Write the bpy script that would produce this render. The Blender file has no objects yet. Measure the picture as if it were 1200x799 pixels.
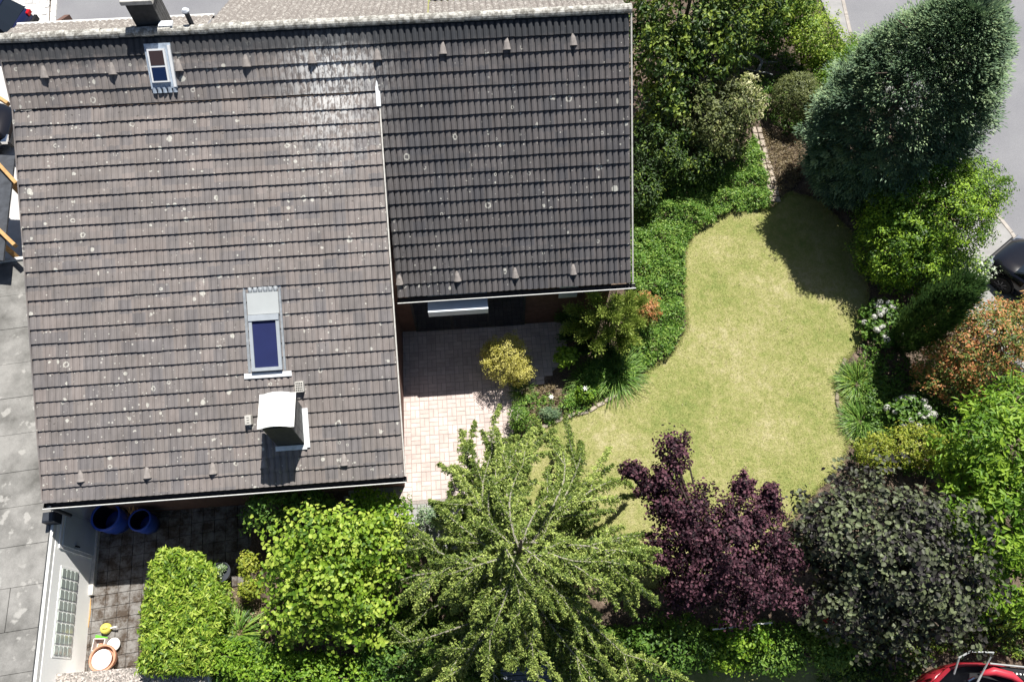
import bpy, math, random
import numpy as np
from mathutils import Matrix, Vector
rnd = random.Random(7)
SC = bpy.context.scene
# ------------------------------------------------------------------ camera
F = 860.0; HC = 19.1
_up = -np.array([-7.9, 416.5, F]); _up /= np.linalg.norm(_up)
_y = np.array([0, -1, 0.]) - _up * _up.dot([0, -1, 0]); _y /= np.linalg.norm(_y)
RW = np.array([np.cross(_y, _up), _y, _up])          # camera axes (right, down, forward) -> world
cam = bpy.data.cameras.new("camera"); camo = bpy.data.objects.new("camera", cam)
SC.collection.objects.link(camo)
r_, d_, f_ = RW[:, 0], RW[:, 1], RW[:, 2]
camo.matrix_world = Matrix(((r_[0], -d_[0], -f_[0], 0), (r_[1], -d_[1], -f_[1], 0), (r_[2], -d_[2], -f_[2], HC), (0, 0, 0, 1)))
cam.sensor_width = 36; cam.lens = 36 * F / 1200; cam.clip_end = 500
SC.camera = camo
# ------------------------------------------------------------------ light
ELEV = 63.0; AZ = 21.0       # sun stands beyond the top of the picture, a little to the right
w = bpy.data.worlds.new("World"); SC.world = w; w.use_nodes = True
wn = w.node_tree; bg = wn.nodes['Background']
sky = wn.nodes.new('ShaderNodeTexSky'); sky.sky_type = 'NISHITA'; sky.sun_disc = False
sky.sun_elevation = math.radians(ELEV); sky.sun_rotation = math.radians(AZ)
wn.links.new(sky.outputs[0], bg.inputs[0]); bg.inputs[1].default_value = 0.05
sl = bpy.data.lights.new("sun", 'SUN'); sl.energy = 5.0; sl.angle = math.radians(.53); sl.color = (1, .965, .9)
so = bpy.data.objects.new("sun", sl); SC.collection.objects.link(so)
sd = Vector((math.sin(math.radians(AZ)) * math.cos(math.radians(ELEV)), math.cos(math.radians(AZ)) * math.cos(math.radians(ELEV)), math.sin(math.radians(ELEV))))
so.rotation_euler = sd.to_track_quat('Z', 'Y').to_euler()
SC.view_settings.view_transform = 'Standard'; SC.view_settings.look = 'None'
SC.view_settings.exposure = 0.75; SC.view_settings.gamma = 1
SC.render.engine = 'CYCLES'
try:
    SC.cycles.max_bounces = 6; SC.cycles.transparent_max_bounces = 6
except Exception: pass

# ------------------------------------------------------------------ survey: point of the site seen at a place of the photograph, at height h
def at(u, v, h=0.0):
    d = RW @ np.array([u - 600, v - 399.5, F]); t = (h - HC) / d[2]
    return np.array([d[0] * t, d[1] * t, h])
def pxm(u, v, h):      # pixels per metre there
    c = RW.T @ (at(u, v, h) - [0, 0, HC]); return F / c[2]
def pln(u, v, O, N):
    d = RW @ np.array([u - 600, v - 399.5, F]); C = np.array([0, 0, HC])
    return C + d * (np.dot(O - C, N) / np.dot(d, N))

# ------------------------------------------------------------------ object helpers
WL = {}
def reg(o, loc, parent=None):
    WL[o.name] = np.array(loc, float); SC.collection.objects.link(o)
    if parent is not None:
        o.parent = parent; o.location = WL[o.name] - WL[parent.name]
    else: o.location = loc
    return o
def tag(o, label=None, cat=None, group=None, kind=None):
    if label: o['label'] = label
    if cat: o['category'] = cat
    if group: o['group'] = group
    if kind: o['kind'] = kind
    return o
def thing(name, label, cat, loc, group=None):
    o = bpy.data.objects.new(name, None); o.empty_display_size = .2
    reg(o, loc); return tag(o, label, cat, group)
def pmesh(name, V, Fc, mat, parent=None, loc=None, smooth=False):
    me = bpy.data.meshes.new(name)
    if loc is None: loc = WL[parent.name] if parent is not None else (0, 0, 0)
    loc = np.array(loc, float); V = np.asarray(V, float) - loc
    me.from_pydata(V.tolist(), [], [tuple(int(i) for i in f) for f in Fc]); me.update()
    if mat: me.materials.append(mat)
    if smooth: me.polygons.foreach_set('use_smooth', [True] * len(me.polygons))
    return reg(bpy.data.objects.new(name, me), loc, parent)
class MB:
    def __init__(s): s.V = []; s.F = []
    def add(s, V, Fc):
        b = len(s.V); s.V += [tuple(map(float, v)) for v in V]; s.F += [tuple(b + i for i in f) for f in Fc]; return s
    def box(s, c, size, ax=None, bev=0.0):
        c = np.array(c, float); hx, hy, hz = np.array(size) / 2.
        ax = np.eye(3) if ax is None else np.array(ax)
        if bev <= 0:
            P = [c + ax[0]*x*hx + ax[1]*y*hy + ax[2]*z*hz for z in (-1, 1) for y in (-1, 1) for x in (-1, 1)]
            return s.add(P, [(0, 2, 3, 1), (4, 5, 7, 6), (0, 1, 5, 4), (2, 6, 7, 3), (0, 4, 6, 2), (1, 3, 7, 5)])
        P = []
        for (z, i) in ((-1, 0), (1 - bev / hz, 0), (1, bev)):
            for (x, y) in ((-1, -1), (1, -1), (1, 1), (-1, 1)):
                P.append(c + ax[0]*x*(hx - i) + ax[1]*y*(hy - i) + ax[2]*z*hz)
        Fc = [(3, 2, 1, 0), (8, 9, 10, 11)]
        for k in (0, 4):
            for j in range(4): Fc.append((k + j, k + (j + 1) % 4, k + 4 + (j + 1) % 4, k + 4 + j))
        return s.add(P, Fc)
    def tube(s, pts, rads, n=8, caps=True):
        pts = [np.array(p, float) for p in pts]; rings = []
        if np.isscalar(rads): rads = [rads] * len(pts)
        for i, p in enumerate(pts):
            t = pts[min(i + 1, len(pts) - 1)] - pts[max(i - 1, 0)]; t = t / (np.linalg.norm(t) + 1e-9)
            a = np.cross(t, [0, 0, 1.]) if abs(t[2]) < .9 else np.cross(t, [1., 0, 0]); a /= np.linalg.norm(a); b = np.cross(t, a)
            rings.append([p + rads[i] * (math.cos(2*math.pi*k/n) * a + math.sin(2*math.pi*k/n) * b) for k in range(n)])
        V = [v for r in rings for v in r]; Fc = []
        for i in range(len(pts) - 1):
            for k in range(n): Fc.append((i*n + k, i*n + (k+1) % n, (i+1)*n + (k+1) % n, (i+1)*n + k))
        if caps: Fc += [tuple(range(n))[::-1], tuple(range((len(pts)-1)*n, len(pts)*n))]
        return s.add(V, Fc)
    def lathe(s, c, prof, n=24, ax=None, caps=True):
        c = np.array(c, float); ax = np.eye(3) if ax is None else np.array(ax); V = []; Fc = []
        for (r, z) in prof:
            for k in range(n):
                a = 2*math.pi*k/n; V.append(c + ax[0]*r*math.cos(a) + ax[1]*r*math.sin(a) + ax[2]*z)
        m = len(prof)
        for i in range(m - 1):
            for k in range(n): Fc.append((i*n + k, i*n + (k+1) % n, (i+1)*n + (k+1) % n, (i+1)*n + k))
        if caps: Fc += [tuple(range(n))[::-1], tuple(range((m-1)*n, m*n))]
        return s.add(V, Fc)
    def build(s, name, mat, parent=None, loc=None, smooth=False): return pmesh(name, s.V, s.F, mat, parent, loc, smooth)
def prism(mb, poly, z0, z1):
    n = len(poly); V = [(p[0], p[1], z0) for p in poly] + [(p[0], p[1], z1) for p in poly]
    a = sum(poly[i][0]*poly[(i+1) % n][1] - poly[(i+1) % n][0]*poly[i][1] for i in range(n))
    if a < 0: V = V[:n][::-1] + V[n:][::-1]
    mb.add(V, [tuple(range(n))[::-1], tuple(range(n, 2*n))] + [(i, (i+1) % n, n + (i+1) % n, n + i) for i in range(n)])
def rotz(a): c, s = math.cos(a), math.sin(a); return np.array([[c, s, 0], [-s, c, 0], [0, 0, 1.]])
def inpoly(P, poly):
    x, y = P[:, 0], P[:, 1]; r = np.zeros(len(P), bool); n = len(poly)
    for i in range(n):
        x1, y1 = poly[i][:2]; x2, y2 = poly[(i+1) % n][:2]
        c = ((y1 > y) != (y2 > y)) & (x < (x2 - x1) * (y - y1) / (y2 - y1 + 1e-12) + x1); r ^= c
    return r
def gpoly(pts, h=0.0): return [tuple(at(u, v, h)[:2]) for u, v in pts]

# ------------------------------------------------------------------ materials
class NT:
    def __init__(s, name):
        s.m = bpy.data.materials.new(name); s.m.use_nodes = True; s.t = s.m.node_tree; s.b = s.t.nodes['Principled BSDF']
        s.b.inputs['Roughness'].default_value = .8; s.b.inputs['Specular IOR Level'].default_value = .3
    def n(s, ty, **k):
        x = s.t.nodes.new(ty)
        for a, b in k.items(): setattr(x, a, b)
        return x
    def l(s, a, b): s.t.links.new(a, b)
    def pos(s): 
        if not hasattr(s, 'p'): s.p = s.n('ShaderNodeNewGeometry').outputs['Position']
        return s.p
    def noise(s, sc, det=4, rough=.55, vec=None, scale3=None):
        v = vec or s.pos()
        if scale3:
            mp = s.n('ShaderNodeMapping'); mp.inputs['Scale'].default_value = scale3; s.l(v, mp.inputs[0]); v = mp.outputs[0]
        x = s.n('ShaderNodeTexNoise'); x.inputs['Scale'].default_value = sc; x.inputs['Detail'].default_value = det
        x.inputs['Roughness'].default_value = rough; s.l(v, x.inputs['Vector']); return x.outputs['Fac']
    def vor(s, sc, feature='F1', vec=None):
        x = s.n('ShaderNodeTexVoronoi', feature=feature); x.inputs['Scale'].default_value = sc; s.l(vec or s.pos(), x.inputs['Vector']); return x
    def ramp(s, f, stops):
        x = s.n('ShaderNodeValToRGB'); e = x.color_ramp.elements
        while len(e) < len(stops): e.new(.5)
        for el, (p, c) in zip(e, stops):
            el.position = p; el.color = (c, c, c, 1) if np.isscalar(c) else (*c, 1)
        s.l(f, x.inputs[0]); return x.outputs[0]
    def math(s, op, a, b=None, c=None):
        x = s.n('ShaderNodeMath', operation=op)
        for i, q in enumerate((a, b, c)):
            if q is None: continue
            if np.isscalar(q): x.inputs[i].default_value = q
            else: s.l(q, x.inputs[i])
        return x.outputs[0]
    def mix(s, f, a, b, mode='MIX'):
        x = s.n('ShaderNodeMix', data_type='RGBA', blend_type=mode)
        for i, q in ((0, f), (6, a), (7, b)):
            if np.isscalar(q): x.inputs[i].default_value = q
            elif isinstance(q, tuple): x.inputs[i].default_value = (*q, 1)
            else: s.l(q, x.inputs[i])
        return x.outputs[2]
    def bump(s, h, st=.3, d=.02):
        x = s.n('ShaderNodeBump'); x.inputs['Strength'].default_value = st; x.inputs['Distance'].default_value = d
        s.l(h, x.inputs['Height']); s.l(x.outputs[0], s.b.inputs['Normal'])
    def col(s, c):
        if isinstance(c, tuple): s.b.inputs['Base Color'].default_value = (*c, 1)
        else: s.l(c, s.b.inputs['Base Color'])
        return s
    def set(s, **k):
        for a, b in k.items(): s.b.inputs[a.replace('_', ' ')].default_value = b
        return s
def simple(name, c, var=.25, sc=6, rough=.7, bump=.15, spec=.3, **k):
    n = NT(name); f = n.noise(sc, 6)
    n.col(n.ramp(f, [(.3, tuple(x*(1-var) for x in c)), (.7, tuple(min(1, x*(1+var)) for x in c))]))
    n.set(Roughness=rough); n.b.inputs['Specular IOR Level'].default_value = spec
    if bump: n.bump(n.noise(sc*8, 4), bump, .01)
    n.set(**k); return n.m
def leafmat(name, dark, mid, light, rough=.5, trans=.3, spec=.35):
    n = NT(name); a = n.n('ShaderNodeAttribute', attribute_name='tint').outputs['Fac']
    c = n.ramp(a, [(0.05, dark), (.5, mid), (.95, light)])
    n.col(c); n.set(Roughness=rough); n.b.inputs['Specular IOR Level'].default_value = spec
    tr = n.n('ShaderNodeBsdfTranslucent'); n.l(c, tr.inputs[0]); mx = n.n('ShaderNodeMixShader'); mx.inputs[0].default_value = trans
    out = n.t.nodes['Material Output']; n.l(n.b.outputs[0], mx.inputs[1]); n.l(tr.outputs[0], mx.inputs[2]); n.l(mx.outputs[0], out.inputs[0])
    return n.m

YAW = .074
def m_tiles(name, tone, sparse=0.):
    n = NT(name)
    vr = n.n('ShaderNodeVectorRotate', rotation_type='Z_AXIS'); vr.inputs['Angle'].default_value = -YAW; n.l(n.pos(), vr.inputs['Vector'])
    mp = n.n('ShaderNodeVectorMath', operation='MULTIPLY'); n.l(vr.outputs[0], mp.inputs[0]); mp.inputs[1].default_value = (1/.294, 1/.285, 0)
    fl = n.n('ShaderNodeVectorMath', operation='FLOOR'); n.l(mp.outputs[0], fl.inputs[0])
    wn_ = n.n('ShaderNodeTexWhiteNoise', noise_dimensions='2D'); n.l(fl.outputs[0], wn_.inputs['Vector'])
    base = n.ramp(n.noise(1.1, 5), [(.3, tuple(x*.86 for x in tone)), (.7, tuple(x*1.12 for x in tone))])
    tile = n.ramp(wn_.outputs['Value'], [(0, (.80, .82, .86)), (.5, (.98, .97, .96)), (1, (1.1, 1.06, 1.04))])
    c = n.mix(1., base, tile, 'MULTIPLY')
    st = n.noise(9, 5, .7, scale3=(1, .25, .25)); c = n.mix(1., c, n.ramp(st, [(.3, .82), (.7, 1.14)]), 'MULTIPLY')
    # moss (dark) and lichen (white) growths
    dk = n.ramp(n.noise(13, 3, .6), [(.67, 0), (.71, 1)]); c = n.mix(n.math('MULTIPLY', dk, .6), c, (.035, .03, .025))
    dens = n.ramp(n.noise(.55, 3, .6), [(.42, 0.), (.62, 1.)])
    for sc, r, thr in ((2.6, .17, .50), (5.2, .22, .60), (13, .25, .64)):
        vo = n.vor(sc); sep = n.n('ShaderNodeSeparateColor'); n.l(vo.outputs['Color'], sep.inputs[0])
        wob = n.math('ADD', vo.outputs['Distance'], n.math('MULTIPLY', n.math('SUBTRACT', n.noise(40, 2), .5), .14))
        on = n.math('GREATER_THAN', n.math('ADD', sep.outputs[0], n.math('MULTIPLY', dens, .34)), thr + .30 + sparse)
        rad = n.math('MULTIPLY', n.math('ADD', sep.outputs[1], .25), r)
        disc = n.math('LESS_THAN', wob, rad)
        ring = n.math('GREATER_THAN', wob, n.math('MULTIPLY', rad, n.math('MULTIPLY', n.math('GREATER_THAN', sep.outputs[2], .5), .62)))
        k = n.math('MULTIPLY', n.math('MULTIPLY', on, disc), n.math('MULTIPLY', ring, .75))
        c = n.mix(k, c, (.50, .49, .44))
    # heavy white crust under the ridge near the middle of the roof
    sp = n.n('ShaderNodeSeparateXYZ'); n.l(n.pos(), sp.inputs[0])
    gx = n.math('POWER', n.math('MULTIPLY', n.math('ADD', sp.outputs[0], 4.0), 1.05), 2.); gy = n.math('POWER', n.math('MULTIPLY', n.math('SUBTRACT', sp.outputs[1], 13.3), .62), 2.)
    g = n.math('POWER', 2.718, n.math('MULTIPLY', n.math('ADD', gx, gy), -1.)); gn = n.math('MULTIPLY', g, n.ramp(n.noise(16, 4, .7, scale3=(1, .35, .35)), [(.45, 0), (.56, 1)]))
    c = n.mix(n.math('MULTIPLY', gn, .95), c, (.62, .62, .61))
    # algae film hugging the ridge
    rz = n.math('MULTIPLY', n.ramp(n.math('ADD', n.math('MULTIPLY', sp.outputs[2], .1), n.math('MULTIPLY', n.noise(7, 3), .035)), [(.700, 0), (.722, 1)]), .85)
    c = n.mix(rz, c, (.03, .034, .04))
    n.col(c); n.set(Roughness=.85); n.bump(n.noise(60, 4), .25, .006); return n.m
M = {}
M['tile'] = m_tiles('roof tile concrete', (.195, .176, .168)); M['tileR'] = m_tiles('roof tile concrete darker', (.108, .102, .104), .10)
M['ridge'] = (lambda n: (n.col(n.mix(n.ramp(n.noise(9, 6, .7), [(.42, 0), (.6, 1)]), (.17, .16, .14), (.50, .49, .45))), n.bump(n.noise(50), .3, .01), n.m)[-1])(NT('ridge mortar lichen'))
M['tileN'] = (lambda n: (n.col(n.mix(n.ramp(n.noise(14, 4, .7), [(.52, 0), (.6, 1)]), (.185, .165, .15), (.36, .34, .31))), n.m)[-1])(NT('far slope tile'))  # beige tile of the far slope with paler lichen blotches
M['lead'] = simple('weathered lead', (.52, .55, .60), .2, 12, .5, .3)
M['leadw'] = simple('white flashing', (.70, .72, .74), .15, 9, .6, .2)
M['dark'] = simple('dark slate cladding', (.045, .046, .048), .25, 9, .6, .2)
M['black'] = simple('black plastic', (.012, .012, .014), .2, 9, .4, 0)
M['slate'] = simple('slate shingle', (.10, .10, .10), .3, 7, .6, .2)
M['gutter'] = simple('pale gutter edge', (.62, .62, .60), .12, 20, .5, .1)
M['capw'] = (lambda n: (n.col(n.mix(n.ramp(n.noise(5, 5, .7, scale3=(1, .25, 1)), [(.5, 0), (.72, .7)]), (.80, .80, .77), (.52, .50, .46))), n.set(Roughness=.5), n.bump(n.noise(6), .1, .01), n.m)[-1])(NT('white metal cap'))
M['conc'] = simple('pale concrete', (.52, .50, .46), .2, 10, .8, .3)
M['wallw'] = simple('white render', (.90, .90, .88), .01, 2, .8, .1)
M['brickw'] = simple('house wall brick', (.13, .075, .06), .2, 8, .8, .2)
M['frameg'] = simple('grey window frame', (.36, .39, .42), .08, 6, .4, .05)
M['framew'] = simple('white window frame', (.72, .73, .74), .06, 6, .4, .05)
M['glassb'] = NT('blue window glass').col((.008, .018, .06)).set(Roughness=.08, Metallic=.0).m
M['glassb'].node_tree.nodes['Principled BSDF'].inputs['Specular IOR Level'].default_value = .5
M['blindb'] = simple('blue roller blind', (.016, .022, .085), .1, 3, .5, .0)
def m_glass(name, col, rough=.05):
    n = NT(name); n.col(col); n.set(Roughness=rough); n.b.inputs['Specular IOR Level'].default_value = .8; return n.m
M['glassd'] = m_glass('dark glass', (.012, .016, .022)); M['glassr'] = m_glass('brown tinted pane', (.05, .032, .03), .15)
M['gblock'] = m_glass('glass block', (.34, .38, .35), .15)
M['greyp'] = simple('grey painted door', (.48, .53, .57), .06, 3, .5, .05)
M['awn'] = simple('pale blue grey awning case', (.50, .56, .62), .05, 3, .4, 0)
M['blue'] = simple('blue plastic', (.03, .08, .42), .15, 4, .35, 0, .5)
M['bark'] = simple('bark', (.11, .085, .065), .4, 20, .9, .5); M['barkg'] = simple('pale grey twig bark', (.27, .25, .20), .3, 30, .9, .3)
M['wood'] = simple('golden timber', (.45, .27, .11), .2, 8, .6, .1)
M['terra'] = simple('terracotta', (.50, .25, .16), .15, 8, .8, .1)
M['paint_black'] = NT('black car paint').col((.006, .006, .009)).set(Roughness=.12, Coat_Weight=.6).m
M['paint_navy'] = NT('navy car paint').col((.008, .012, .05)).set(Roughness=.12, Coat_Weight=.6).m
M['paint_red'] = NT('red car paint').col((.26, .016, .026)).set(Roughness=.25, Coat_Weight=.6).m
M['rubber'] = simple('tyre rubber', (.02, .02, .02), .2, 20, .8, .2)
M['rim'] = NT('wheel rim').col((.10, .10, .11)).set(Roughness=.35, Metallic=.8).m
M['chrome'] = NT('bright metal').col((.7, .7, .7)).set(Roughness=.2, Metallic=1.).m
M['redl'] = NT('red lamp glass').col((.5, .01, .015)).set(Roughness=.1).m
M['metalg'] = simple('grey metal tube', (.20, .21, .22), .15, 20, .5, .1)
M['white'] = simple('white fabric', (.78, .78, .76), .05, 5, .7, .1); M['red'] = simple('red fabric', (.45, .03, .04), .1, 5, .7, .1)
M['yellow'] = simple('yellow plastic', (.66, .58, .12), .1, 5, .5, 0); M['green'] = simple('green plastic', (.14, .42, .05), .1, 5, .5, 0)
M['stone'] = simple('edging stone', (.33, .28, .23), .25, 5, .85, .4)
M['pvm'] = simple('grey pavement', (.27, .265, .26), .15, 3, .85, .3)
M['kerb'] = simple('kerb stone', (.33, .30, .27), .2, 5, .85, .3)
def m_felt():
    n = NT('weathered roofing felt')
    c = n.ramp(n.noise(1.2, 6, .62), [(.32, (.095, .092, .085)), (.48, (.175, .17, .16)), (.62, (.245, .238, .225))])
    sep = n.n('ShaderNodeSeparateXYZ'); n.l(n.pos(), sep.inputs[0])
    c = n.mix(n.ramp(n.noise(3.1, 3), [(.60, 0), (.66, .75)]), c, (.34, .33, .31))
    c = n.mix(1., c, n.ramp(n.noise(55, 3), [(.3, .88), (.7, 1.1)]), 'MULTIPLY'); n.col(c); n.set(Roughness=.75); n.bump(n.noise(9), .25, .03); return n.m
M['felt'] = m_felt()
def m_lawn(leaf=False):
    n = NT('lawn grass blades' if leaf else 'lawn turf')
    a = n.noise(.5, 6, .68); b = n.noise(4.5, 6, .75)
    f = n.math('ADD', n.math('MULTIPLY', a, .55), n.math('MULTIPLY', b, .45))
    c = n.ramp(f, [(.37, (.175, .21, .06)), (.46, (.24, .25, .085)), (.54, (.305, .29, .125)), (.63, (.385, .345, .195))])
    c = n.mix(1., c, n.ramp(n.noise(45, 4, .7), [(.3, .74), (.7, 1.22)]), 'MULTIPLY')
    if leaf:
        at_ = n.n('ShaderNodeAttribute', attribute_name='tint').outputs['Fac']
        c = n.mix(1., c, n.ramp(at_, [(0, (.75, .95, .6)), (1, (1.35, 1.25, 1.25))]), 'MULTIPLY')
    n.col(c); n.set(Roughness=.85); n.b.inputs['Specular IOR Level'].default_value = .15
    if not leaf: n.bump(n.noise(70, 3), .5, .02)
    return n.m
M['lawn'] = m_lawn(); M['blade'] = m_lawn(True)
def m_soil():
    n = NT('garden soil and mulch')
    c = n.ramp(n.noise(3, 6, .7), [(.35, (.045, .032, .024)), (.55, (.12, .085, .062)), (.68, (.23, .17, .125))])
    c = n.mix(n.ramp(n.vor(22).outputs['Distance'], [(.15, .5), (.5, 0)]), c, (.26, .2, .15)); n.col(c); n.bump(n.noise(30, 5, .7), .9, .05); return n.m
M['soil'] = m_soil()
def m_asph():
    n = NT('asphalt road'); c = n.ramp(n.noise(.4, 6, .6), [(.35, (.165, .165, .178)), (.65, (.205, .205, .215))])
    c = n.mix(1., c, n.ramp(n.noise(90, 3, .8), [(.3, .72), (.7, 1.25)]), 'MULTIPLY'); c = n.mix(n.math('MULTIPLY', n.math('LESS_THAN', n.math('ADD', n.noise(3, 4), n.math('MULTIPLY', n.noise(.8, 2), .4)), .45), .18), c, (.10, .10, .105)); n.col(c); n.bump(n.noise(90, 2), .3, .006); return n.m
M['asph'] = m_asph()
def m_cobble():
    n = NT('pale paving'); c = n.ramp(n.noise(2, 5, .6), [(.3, (.40, .39, .38)), (.7, (.56, .545, .53))]); n.col(c)
    n.bump(n.noise(30, 3), .2, .01); return n.m
M['pave'] = m_cobble()
def m_brick(name, tones):
    n = NT(name); wnz = n.n('ShaderNodeTexWhiteNoise', noise_dimensions='3D'); oi = n.n('ShaderNodeNewGeometry')
    c = n.ramp(oi.outputs['Random Per Island'], [(0, tones[0]), (.5, tones[1]), (1, tones[2])])
    c = n.mix(1., c, n.ramp(n.noise(1.7, 7, .7), [(.3, .74), (.6, 1.08)]), 'MULTIPLY'); c = n.mix(1., c, n.ramp(n.noise(60, 3), [(.3, .88), (.7, 1.1)]), 'MULTIPLY')
    n.col(c); n.set(Roughness=.8); n.bump(n.noise(50, 3), .2, .006); return n.m
M['paver'] = m_brick('pinkish clinker paver', ((.47, .39, .36), (.51, .43, .40), (.56, .48, .45)))
M['paverg'] = m_brick('grey paver', ((.28, .28, .27), (.33, .33, .32), (.38, .37, .36)))
M['slab'] = (lambda n: (n.col(n.mix(n.ramp(n.noise(3.3, 7, .75), [(.40, 0), (.58, 1)]), (.20, .19, .18), (.06, .044, .032))), n.bump(n.noise(25), .3, .01), n.m)[-1])(NT('mossy stone slab'))
M['joint'] = simple('sand joint', (.27, .24, .22), .2, 20, .9, .2)
M['pebble'] = (lambda n: (n.col(n.ramp(n.vor(26).outputs['Color'], [(.1, (.13, .12, .11)), (.5, (.30, .27, .24)), (.9, (.52, .46, .42))])), n.bump(n.vor(26).outputs['Distance'], .8, .02), n.m)[-1])(NT('pebble roof'))
M['bin'] = simple('dark downpipe', (.03, .035, .045), .2, 9, .5, 0)

# ------------------------------------------------------------------ ground
YZ = -0.7
def gz(x, y):       # the yard beside the garage lies lower than the garden
    s = np.clip((-5.6 - x) / 1.2, 0, 1) * np.clip((6.0 - y) / .8, 0, 1); s = s*s*(3-2*s)
    return YZ * s
def ground_sheet():
    xs = np.concatenate([[-300, -80, -30], np.arange(-16, 16.1, .4), [30, 80, 300]]); ys = np.concatenate([[-200, -60, -15], np.arange(-4, 30.1, .4), [50, 120, 400]])
    X, Y = np.meshgrid(xs, ys); Z = gz(X, Y) + .02*np.sin(X*2.1+Y)*np.cos(Y*1.7) * (np.abs(X) < 16)
    Z = Z - .03
    V = np.stack([X, Y, Z], -1).reshape(-1, 3); nx = len(xs); Fc = [(j*nx+i, j*nx+i+1, (j+1)*nx+i+1, (j+1)*nx+i) for j in range(len(ys)-1) for i in range(nx-1)]
    tag(pmesh('ground', V, Fc, M['soil'], smooth=True), kind='structure', label='brown garden soil and mulch under the planting')
ground_sheet()
def sheet(name, px, h, mat, label, thick=.03, world=None):
    mb = MB(); prism(mb, world or gpoly(px, h), h - thick, h); o = mb.build(name, mat); return tag(o, label, kind='structure')
lawn_px = [(906, 243), (850, 251), (818, 268), (803, 292), (802, 340), (806, 383), (790, 412), (735, 455), (690, 480), (640, 500), (602, 520), (575, 560), (565, 620),
           (640, 680), (800, 690), (900, 640), (945, 585), (985, 545), (998, 505), (986, 462), (988, 425), (1012, 396), (1016, 340), (1003, 280), (960, 236), (925, 226)]
sheet('lawn', lawn_px, .012, M['lawn'], 'curved dry yellow green lawn in the garden')
sheet('lawn', [(420, 760), (930, 745), (1010, 790), (1060, 900), (400, 900)], .010, M['lawn'], 'shaded strip of grass along the lower edge of the garden')
# road, pavement, kerb at the upper right
road_px = [(955, -60), (990, 30), (1180, 262), (1215, 330), (1500, 700), (1900, 300), (1400, -60)]
sheet('road', road_px, .006, M['asph'], 'grey asphalt road round the garden corner', .03)
pave_world = gpoly([(935, -60), (968, 20), (1000, 75), (1120, 250), (1110, 350), (1230, 480), (1300, 480), (1183, 275), (995, 42), (972, -60)])
tag((lambda mb: (prism(mb, pave_world, -.02, .11), mb.build('pavement', M['pvm']))[1])(MB()), 'pale pavement strip between garden and road', kind='structure')
def kerb():
    a = [at(u, v)[:2] for u, v in ((972, -60), (995, 42), (1183, 275), (1215, 330), (1300, 480))]
    P = []
    for i in range(len(a) - 1):
        L = np.linalg.norm(a[i+1] - a[i]); n = max(1, int(round(L / .9)))
        for k in range(n): P.append((a[i] + (a[i+1]-a[i])*k/n, a[i] + (a[i+1]-a[i])*(k+1)/n))
    root = thing('kerb', 'pale kerb edging between the asphalt road and the pavement', 'kerb', (*a[1], 0))
    for p, q in P:
        d = (q-p)/np.linalg.norm(q-p); ax = [(*d, 0), (-d[1], d[0], 0), (0, 0, 1)]
        MB().box((*((p+q)/2), .05), (np.linalg.norm(q-p)-.012, .13, .16), ax, .01).build('kerbstone', M['kerb'], root)
M_dummy = 0
kerb()
sheet('lawn', [(495, 30), (495, -60), (640, -60), (640, 10)], .014, M['lawn'], 'strip of grass seen beyond the far eave near the top edge')
# street and drives beyond and beside the house, upper left
sheet('street', [(66, 60), (66, -60), (490, -60), (490, 60)], .006, M['asph'], 'grey asphalt street beyond the roof ridge')
sheet('driveway', [(-120, 320), (-120, -60), (60, -60), (56, 60), (40, 320)], .008, M['pave'], 'pale paved drive to the left of the house')
def drive_setts():
    mb = MB(); a = at(-60, 60); b = at(52, -40); ax = rotz(.05); 
    A = at(-40, 70)[:2]; 
    for i in range(40):
        for j in range(30):
            c = A + ax[0][:2]*(i*.26 + (j % 2)*.13) + ax[1][:2]*j*.2
            if c[0] > at(55, 20)[0] - .1: continue
            mb.box((c[0], c[1], .012 + rnd.random()*.006), (.25, .19, .03), ax)
    o = mb.build('sett', M['pave2']); tag(o, 'pale worn setts paving the drive by the street', kind='stuff')
M['pave2'] = m_brick('pale setts', ((.38, .375, .37), (.50, .49, .48), (.60, .59, .57)))
drive_setts()
def gutter_line():
    root = thing('street_edging', 'row of pale square edging stones between drive and street', 'edging stones', at(62, 20))
    A, B = at(60, 70)[:2], at(66, -30)[:2]; L = np.linalg.norm(B-A); d = (B-A)/L; n = int(L/.3); ax = [(*d, 0), (-d[1], d[0], 0), (0, 0, 1)]
    for k in range(n):
        c = A + d*(k+.5)*.3; MB().box((*c, .02), (.285, .2, .08), ax, .008).build('edging_stone', M['kerb2'], root)
M['soilstone'] = simple('mossy stone', (.20, .17, .12), .3, 7, .9, .4)
M['kerb2'] = simple('pale edging', (.60, .585, .56), .15, 8, .8, .2)
gutter_line()

# ------------------------------------------------------------------ house
UX = np.array([math.cos(YAW), math.sin(YAW), 0]); UY = np.array([math.sin(YAW), -math.cos(YAW), 0]); UZ = np.array([0, 0, 1.])
RO = np.array([-3.041, 13.747, 7.305]); PA, PB = .736, .464
LL, WW, S1, S2, S3 = 8.237, 5.90, 1.525, 8.937, 6.41
DA = UY*math.cos(PA) - UZ*math.sin(PA); NA = UY*math.sin(PA) + UZ*math.cos(PA)
DB = UY*math.cos(PB) - UZ*math.sin(PB); NB = UY*math.sin(PB) + UZ*math.cos(PB)
KO = RO + DA*S1
PN = .45; DN = -UY*math.cos(PN) - UZ*math.sin(PN); NN = -UY*math.sin(PN) + UZ*math.cos(PN)
def RA(x, s, h=0): return RO + UX*x + DA*s + NA*h
def RB(x, s, h=0): return KO + UX*x + DB*s + NB*h
def onA(u, v, h=0): p = pln(u, v, RO + NA*h, NA); q = p - RO; return q.dot(UX), q.dot(DA)
def onB(u, v, h=0): p = pln(u, v, KO + NB*h, NB); q = p - KO; return q.dot(UX), q.dot(DB)
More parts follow.
